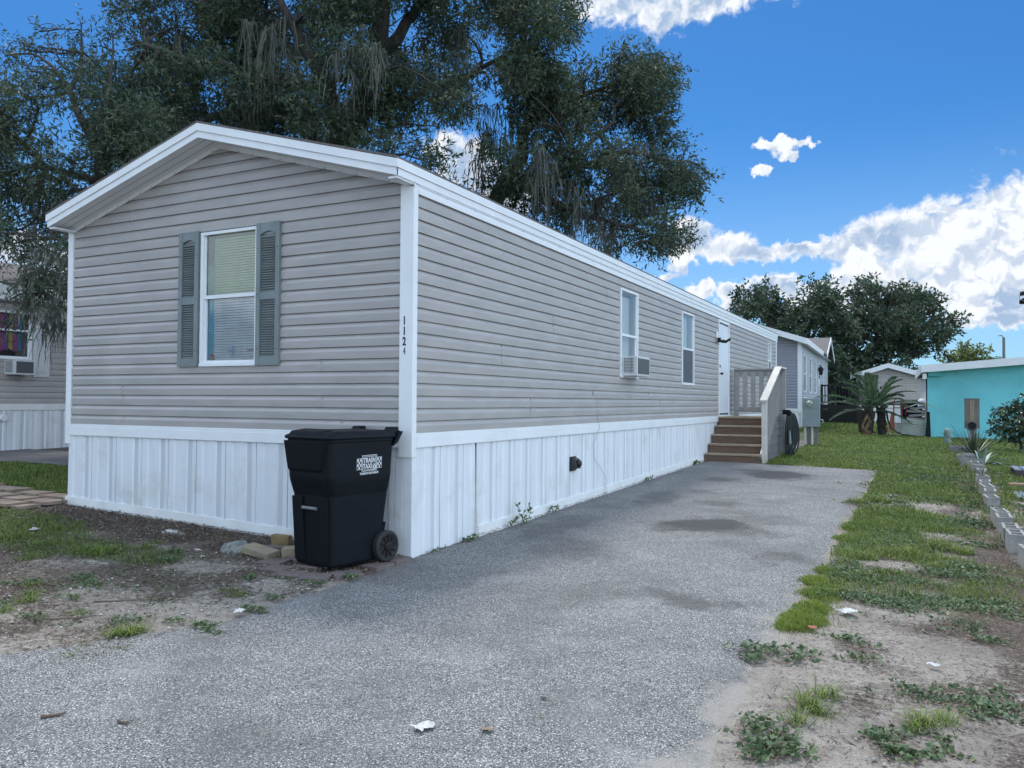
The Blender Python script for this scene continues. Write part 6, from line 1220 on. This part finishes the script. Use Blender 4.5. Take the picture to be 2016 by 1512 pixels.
for y_ in np.arange(4.9, 17.5, .22):
    for sx_ in (-.13, .12):
        k = 26 if y_ > 5.6 else 14; a = rng.uniform(0, 6.28, k); q = .13*rng.random(k); x = 4.70+sx_+rng.normal()*.05+np.cos(a)*q; y = y_+rng.normal()*.08+np.sin(a)*q
        blades(gl, np.stack([x, y, ground_z(x, y)-.008], 1), rng.uniform(.06, .19)*rng.uniform(.5, 1.1, k), .011, rng.uniform(.3, 1.3, k), rng.choice((0, 0, 1, 2), k))
tag(gl.build('grass', [M['grass_a'], M['grass_b'], M['grass_c']]), kind='stuff')
# bright cushions of fine moss-like grass along the asphalt edge
tl = Leafs()
for (px, py, rx, n) in ((1580, 1222, .14, 1500), (1555, 1232, .08, 600), (1600, 1200, .12, 900), (1618, 1172, .13, 1100), (1603, 1145, .10, 700), (1640, 1165, .08, 400), (1688, 1035, .13, 600), (1672, 1040, .09, 350), (1745, 1030, .12, 250), (1660, 1060, .09, 260), (1625, 1125, .08, 350), (1790, 985, .2, 300), (1730, 1000, .15, 250)):
    C_ = at_ground(px, py); n = int(n*1.25); a = rng.uniform(0, 6.28, n); q = np.sqrt(rng.random(n))*(.6+.8*vnoise(np.cos(a)*1.8+px, np.sin(a)*1.8+py, 3))*(1+.8*(rng.random(n) < .2)*rng.random(n)); x = C_[0]+np.cos(a)*q*rx; y = C_[1]+np.sin(a)*q*rx*1.6; hh = .042*np.sqrt(np.clip(1-q*q*.7, .10, 1))*(.5+fbm(x*14, y*14, 8)); P_ = np.stack([x, y, ground_z(x, y)-.005], 1)
    blades(tl, P_, (hh+.01)*rng.uniform(.8, 1.2, n), .004, rng.uniform(.1, .9, n), rng.choice([0, 0, 1], n))
tag(tl.build('moss_grass', [M['tuft'], M['grass_b']]), kind='stuff')
# broad-leaved weeds, creeping
wl_ = Leafs()
def weeds(P_, h, ln, per=5, m=(0, 0, 1)):
    k = len(P_)
    for j in range(per):
        a = rng.uniform(0, 6.28, k); e = rng.uniform(.0, .55, k); dv = np.stack([np.cos(a)*np.cos(e), np.sin(a)*np.cos(e), np.sin(e)], 1); s_ = rng.uniform(.6, 1.25, k)
        wl_.diamonds(P_+np.stack([rng.normal(size=k)*ln*.5, rng.normal(size=k)*ln*.5, rng.uniform(.3, 1, k)*h], 1), dv, ln*s_, ln*.72*s_, rng.choice(m, k))
fw_ = lambda x, y: sst(.50, .60, fbm(x*1.5+9, y*1.5, 61)*.7+fbm(x*4, y*4, 63)*.3)*sst(3.14, 3.3, x)*sst(4.8, 4.2, x)*sst(-.2, 1.4, y)
weeds(scatter(11000, 3.1, 4.9, -.2, 5, fw_), .03, .030); weeds(scatter(9000, 3.1, 5, 5, 11, fw_), .04, .04)
weeds(scatter(9000, 1.2, 7, 10, 19, lambda x, y: sst(.52, .6, fbm(x*.9+3, y*.9, 71))*(x < 9)), .05, .05, 4)
weeds(scatter(2500, 4.8, 8, 1, 12, lambda x, y: sst(.5, .6, fbm(x*1.2+3, y*1.2, 73))), .04, .04, 4)
weeds(scatter(5000, -7, -.2, -2.8, -.5, lambda x, y: sst(.54, .64, fbm(x*1.9+2, y*1.9, 75))*.5), .02, .022, 4)
PATCH = []
def patch(px, py, n, rx, ry, h, ln, per=5, m=(0, 0, 1)):
    C_ = at_ground(px, py); n = int(n*.62); rx *= 1.3; ry *= 1.3; a = rng.uniform(0, 6.28, n); q = np.sqrt(rng.random(n))*(1+.9*(rng.random(n) < .22)*rng.random(n)); q = q*(.65+.7*vnoise(np.cos(a)*2+px, np.sin(a)*2+py, 5)); x = C_[0]+np.cos(a)*q*rx; y = C_[1]+np.sin(a)*q*ry; PATCH.append((C_[0], C_[1], rx, ry)); weeds(np.stack([x, y, ground_z(x, y)], 1), h*.7, ln*.8, per, m)
for c_ in ((1520, 1290, 42, .11, .09, .05, .045), (1560, 1285, 24, .10, .06, .04, .04), (1485, 1300, 16, .05, .04, .04, .04), (1670, 1262, 30, .06, .05, .04, .035), (1690, 1300, 26, .09, .05, .03, .032), (1720, 1275, 10, .06, .03, .04, .03), (1510, 1455, 46, .09, .12, .05, .042), (1545, 1475, 36, .08, .08, .04, .042), (1475, 1430, 16, .05, .05, .03, .035), (1500, 1490, 26, .06, .06, .03, .04), (1745, 1455, 36, .07, .09, .035, .042), (1770, 1490, 30, .07, .06, .03, .042), (1830, 1450, 16, .06, .05, .03, .035), (1845, 1490, 26, .09, .05, .03, .042), (1800, 1370, 46, .12, .10, .03, .03), (1870, 1375, 60, .16, .12, .03, .033), (1940, 1385, 60, .14, .12, .03, .035), (1990, 1400, 40, .1, .12, .03, .035), (1930, 1410, 26, .06, .08, .04, .04), (1900, 1233, 120, .10, .05, .045, .016), (1955, 1263, 44, .09, .05, .03, .03), (1745, 1190, 200, .22, .12, .05, .032), (1700, 1180, 130, .2, .10, .045, .032), (1870, 1135, 200, .22, .12, .05, .034), (1900, 1120, 130, .12, .1, .05, .034), (1800, 1150, 100, .18, .08, .04, .03), (1780, 1075, 140, .2, .14, .05, .036), (1880, 1035, 140, .2, .2, .05, .038), (1740, 1000, 140, .3, .25, .05, .04), (1830, 985, 140, .3, .3, .05, .04), (1760, 960, 140, .35, .4, .05, .045), (1850, 940, 120, .3, .4, .06, .05), (1940, 1000, 60, .12, .3, .12, .045),
    (160, 1140, 60, .06, .06, .05, .022), (180, 1150, 50, .09, .05, .03, .028), (330, 1105, 60, .08, .06, .04, .028), (350, 1090, 40, .06, .05, .04, .03), (490, 1140, 40, .05, .04, .04, .025), (255, 1225, 50, .08, .07, .04, .026), (400, 1235, 50, .07, .05, .03, .03), (345, 1225, 22, .05, .03, .03, .025), (420, 1248, 24, .05, .03, .02, .03), (540, 1180, 30, .06, .03, .03, .025), (490, 1200, 30, .05, .03, .03, .028), (515, 1205, 26, .05, .03, .03, .03), (560, 1140, 50, .1, .03, .02, .02), (620, 1150, 40, .06, .03, .03, .022), (690, 1140, 60, .06, .04, .05, .024), (35, 1150, 60, .12, .07, .03, .022), (70, 1150, 30, .06, .04, .03, .024), (130, 1180, 30, .08, .05, .03, .024), (60, 1215, 26, .08, .04, .03, .03), (520, 1100, 20, .06, .02, .03, .02), (15, 1190, 24, .06, .05, .03, .03)): patch(*c_)
tag(wl_.build('weeds', [M['weed_a'], M['weed_b']]), kind='stuff')
# leaf litter, bark chips and shells
ll = Leafs()
def chips(P_, ln, wd, m, lift=.012):
    k = len(P_); a = rng.uniform(0, 6.28, k); e = rng.normal(size=k)*.25; dv = np.stack([np.cos(a)*np.cos(e), np.sin(a)*np.cos(e), np.sin(e)], 1); s_ = rng.uniform(.4, 1.4, k); r2 = np.stack([rng.normal(size=k)*.15, rng.normal(size=k)*.15, np.ones(k)], 1); Sd = unit(np.cross(dv, r2))
    L_ = (ln*s_)[:, None]; W_ = (wd*s_*rng.uniform(.6, 1.4, k))[:, None]; P2 = P_+np.array([0, 0, lift]); V_ = np.stack([P2, P2+dv*L_*.5+Sd*W_*.5, P2+dv*L_, P2+dv*L_*.5-Sd*W_*.5], 1).reshape(-1, 3); ll.add(V_, np.arange(4*k).reshape(-1, 4), m)
fl_ = lambda x, y: np.clip(soil_fields(x, y)[0], .30, 1)
for (n, x0, x1, y0, y1, ln, wd) in ((90000, -5.5, -.02, -3.2, -.02, .021, .006), (80000, 3.2, 6.2, -2.6, 3.2, .018, .0055), (2500, -6.5, -.02, -3.2, -.02, .06, .007), (1800, 3.2, 6.5, -2.6, 3.5, .06, .007), (9000, 3.5, 7, 3.5, 11, .045, .012), (7000, -4.6, 0, -.75, -.03, .04, .012)):
    P_ = scatter(n, x0, x1, y0, y1, fl_, 0); chips(P_, ln, wd, rng.choice([0, 0, 0, 1, 2], len(P_), p=[.26, .26, .16, .15, .17]))
n = 1500; y = rng.uniform(.1, 10.1, n); x = .04+np.abs(rng.normal(size=n))*.05; chips(np.stack([x, y, ground_z(x, y)+.008], 1), .03, .010, rng.choice([0, 0, 1], n))
n = 600; y = rng.uniform(-5, 9.5, n); x = rng.uniform(.1, 3.1, n); chips(np.stack([x, y, ground_z(x, y)+.006], 1), .022, .008, rng.choice([0, 0, 1, 2], n))
for (X_, Y_, RX_, RY_) in PATCH:
    k = int(900*RX_*RY_/.01*.12)+6; a = rng.uniform(0, 6.28, k); q = np.sqrt(rng.random(k))*1.15; x = X_+np.cos(a)*q*RX_; y = Y_+np.sin(a)*q*RY_; chips(np.stack([x, y, ground_z(x, y)], 1), .022, .007, rng.choice([0, 0, 1], k))
for (n, x0, x1, y0, y1) in ((900, -5, -.1, -3.0, -.1), (600, 3.25, 6, -2.5, 3.0)):
    P_ = scatter(n, x0, x1, y0, y1, lambda x, y: .9+0*x, 0); chips(P_, .085, .0042, rng.choice([0, 0, 1, 2], len(P_)), .014)
tag(ll.build('leaf_litter', [M['litter_a'], M['litter_b'], M['litter_c']]), kind='stuff')
pb = Leafs()
P_ = np.concatenate([scatter(2600, -5, -.1, -3.2, -.05, lambda x, y: .6+0*x, .0), scatter(700, 3.2, 6, -2.5, 6, lambda x, y: .6+0*x, .0), scatter(500, -.9, .2, -1.4, -.5, lambda x, y: .9+0*x, .0)]); k = len(P_); s_ = rng.uniform(.0035, .013, k)*rng.uniform(.5, 1.2, k)
o6 = np.array([[1, 0, 0], [0, 1, 0], [-1, 0, 0], [0, -1, 0], [0, 0, .7], [0, 0, -.7]]); a = rng.uniform(0, 6.28, k); R3 = np.stack([np.stack([np.cos(a), -np.sin(a), 0*a], 1), np.stack([np.sin(a), np.cos(a), 0*a], 1), np.stack([0*a, 0*a, 1+0*a], 1)], 1)
V_ = P_[:, None, :]+np.einsum('kij,vj->kvi', R3, o6*np.array([1.4, .9, .8]))*s_[:, None, None]+np.array([0, 0, .004])
F_ = []
for t in ((0, 1, 4, 4), (1, 2, 4, 4), (2, 3, 4, 4), (3, 0, 4, 4)): F_.append(np.array(t))
tri = np.array([[0, 1, 4], [1, 2, 4], [2, 3, 4], [3, 0, 4], [1, 0, 5], [2, 1, 5], [3, 2, 5], [0, 3, 5]]); Q_ = (np.arange(k)[:, None, None]*6+tri).reshape(-1, 3)
tag(mesh_np('pebbles', V_.reshape(-1, 3), Q_, None, [M['pebble']]), kind='stuff')

# weeds that grow out of the foot of the skirting, one by one
def weed_plant(label, x, y, h, n, ln):
    g = gz(x, y); t = thing('weed', label, 'plant', (x, y, g), 'weeds growing along the skirting'); mb = MB(); lf = Leafs()
    for k in range(max(2, n//6)):
        P_ = wander((x+rng.normal()*.02, y+rng.normal()*.03, g), (x+.03+abs(rng.normal())*.05, y+rng.normal()*h*.45, g+h*rng.uniform(.5, 1)), 5, .08); mb.tube(P_, .0022, 5, cap=False)
        for p in P_[1:]:
            for j in range(2): lf.diamonds(np.array([p]), unit(sphere(1)*.8+np.array([[.3, 0, .25]])), ln*rng.uniform(.7, 1.2), ln*.6, rng.choice([0, 0, 1]))
    mb.build('stem', M['weed_a'], t); lf.build('leaves', [M['weed_a'], M['weed_b']], t)
for lb, px, py, h, n, ln in (('tallest leafy weed against the white skirting, mid driveway', 1030, 1030, .24, 26, .05), ('low weed right of the tallest one along the skirting', 1078, 1010, .10, 20, .04), ('small weed left of the tallest one along the skirting', 1010, 1036, .12, 14, .04), ('spreading weed at the foot of the skirting near the corner post', 902, 1062, .07, 26, .035), ('tiny weed by the skirting next to the corner', 850, 1085, .04, 12, .025), ('little weed at the far skirting near the brown steps', 1270, 948, .08, 16, .045), ('weed tucked between the skirting and the bottom brown step', 1365, 915, .08, 24, .05), ('thin weed in front of the far left end of the gable skirting', 186, 986, .13, 16, .03)):
    C_ = at_ground(px, py); x, y = (max(.035, C_[0]), C_[1]) if px > 300 else (C_[0], -.05); weed_plant(lb, x, y, h, n, ln)
# scraps and twigs
def crumple(name, label, cat, px, py, r_, m, seed):
    import bmesh
    C_ = at_ground(px, py); bm = bmesh.new(); bmesh.ops.create_grid(bm, x_segments=9, y_segments=7, size=r_)
    for v in bm.verts: p = v.co.copy(); v.co = Vector((p.x*(1+.35*mnoise.noise(p*30+Vector((seed, 0, 0)))), p.y*(.75+.4*mnoise.noise(p*35+Vector((0, seed, 0)))), .012+.022*r_/.05*abs(mnoise.noise(p*40+Vector((0, 0, seed))))))
    me = bpy.data.meshes.new(name); bm.to_mesh(me); bm.free(); me.materials.append(m); o = bpy.data.objects.new(name, me); COL.objects.link(o); o.location = (C_[0], C_[1], gz(C_[0], C_[1])+.012); o.rotation_euler.z = seed
    sm = o.modifiers.new('thick', 'SOLIDIFY'); sm.thickness = .0015; tag(o, label, cat)
crumple('paper_scrap', 'crumpled white paper scrap on the driveway asphalt', 'litter', 835, 1441, .045, M['paper'], 1.3); crumple('paper_scrap', 'white wrapper on the sand at the edge of the green tufts', 'litter', 1668, 1210, .055, M['paper'], 4.1)
crumple('paper_scrap', 'white scrap on the bare soil left of the driveway', 'litter', 472, 1210, .04, M['paper'], 2.2); crumple('paper_scrap', 'white scrap in the grass at the far left', 'litter', 68, 1047, .05, M['paper'], 5.2); crumple('paper_scrap', 'narrow white scrap on the sand at lower right', 'litter', 1838, 1317, .03, M['paper'], 6.0); crumple('dead_leaf', 'tan dead leaf on the driveway near the front', 'leaf', 958, 1446, .022, M['litter_b'], 3.3); crumple('dead_leaf', 'small brown leaf in the middle of the driveway', 'leaf', 1070, 1384, .014, M['litter_a'], 2.9)
crumple('dead_leaf', 'orange brown leaf beside the bright green tuft', 'leaf', 1600, 1243, .03, M['orange'], 1.9)
def twig(label, a, b_, r_=.006):
    A_, B_ = at_ground(*a), at_ground(*b_); P_ = wander((A_[0], A_[1], gz(A_[0], A_[1])+.02), (B_[0], B_[1], gz(B_[0], B_[1])+.02), 6, .03); mb = MB(); mb.tube(P_, list(np.linspace(r_, r_*.5, 7)), 6); mb.tube([P_[3], np.array(P_[3])+(np.array(P_[5])-np.array(P_[3]))*.5+np.array([.02, .03, .005])], [r_*.5, r_*.25], 5); tag(mb.build('twig', M['twig'], None, tuple(A_)), label, 'twig')
twig('short dark twig on the asphalt at lower left', (80, 1420), (128, 1413), .009); twig('small twig on the asphalt right of the lower left one', (232, 1428), (255, 1432), .007); twig('long thin twig on the soil left of the driveway', (185, 1190), (300, 1185), .006); twig('thin stick across the bare soil below the long twig', (90, 1225), (190, 1218), .006)
twig('forked pale stick on the grass beyond the driveway end', (1636, 918), (1646, 912), .010)
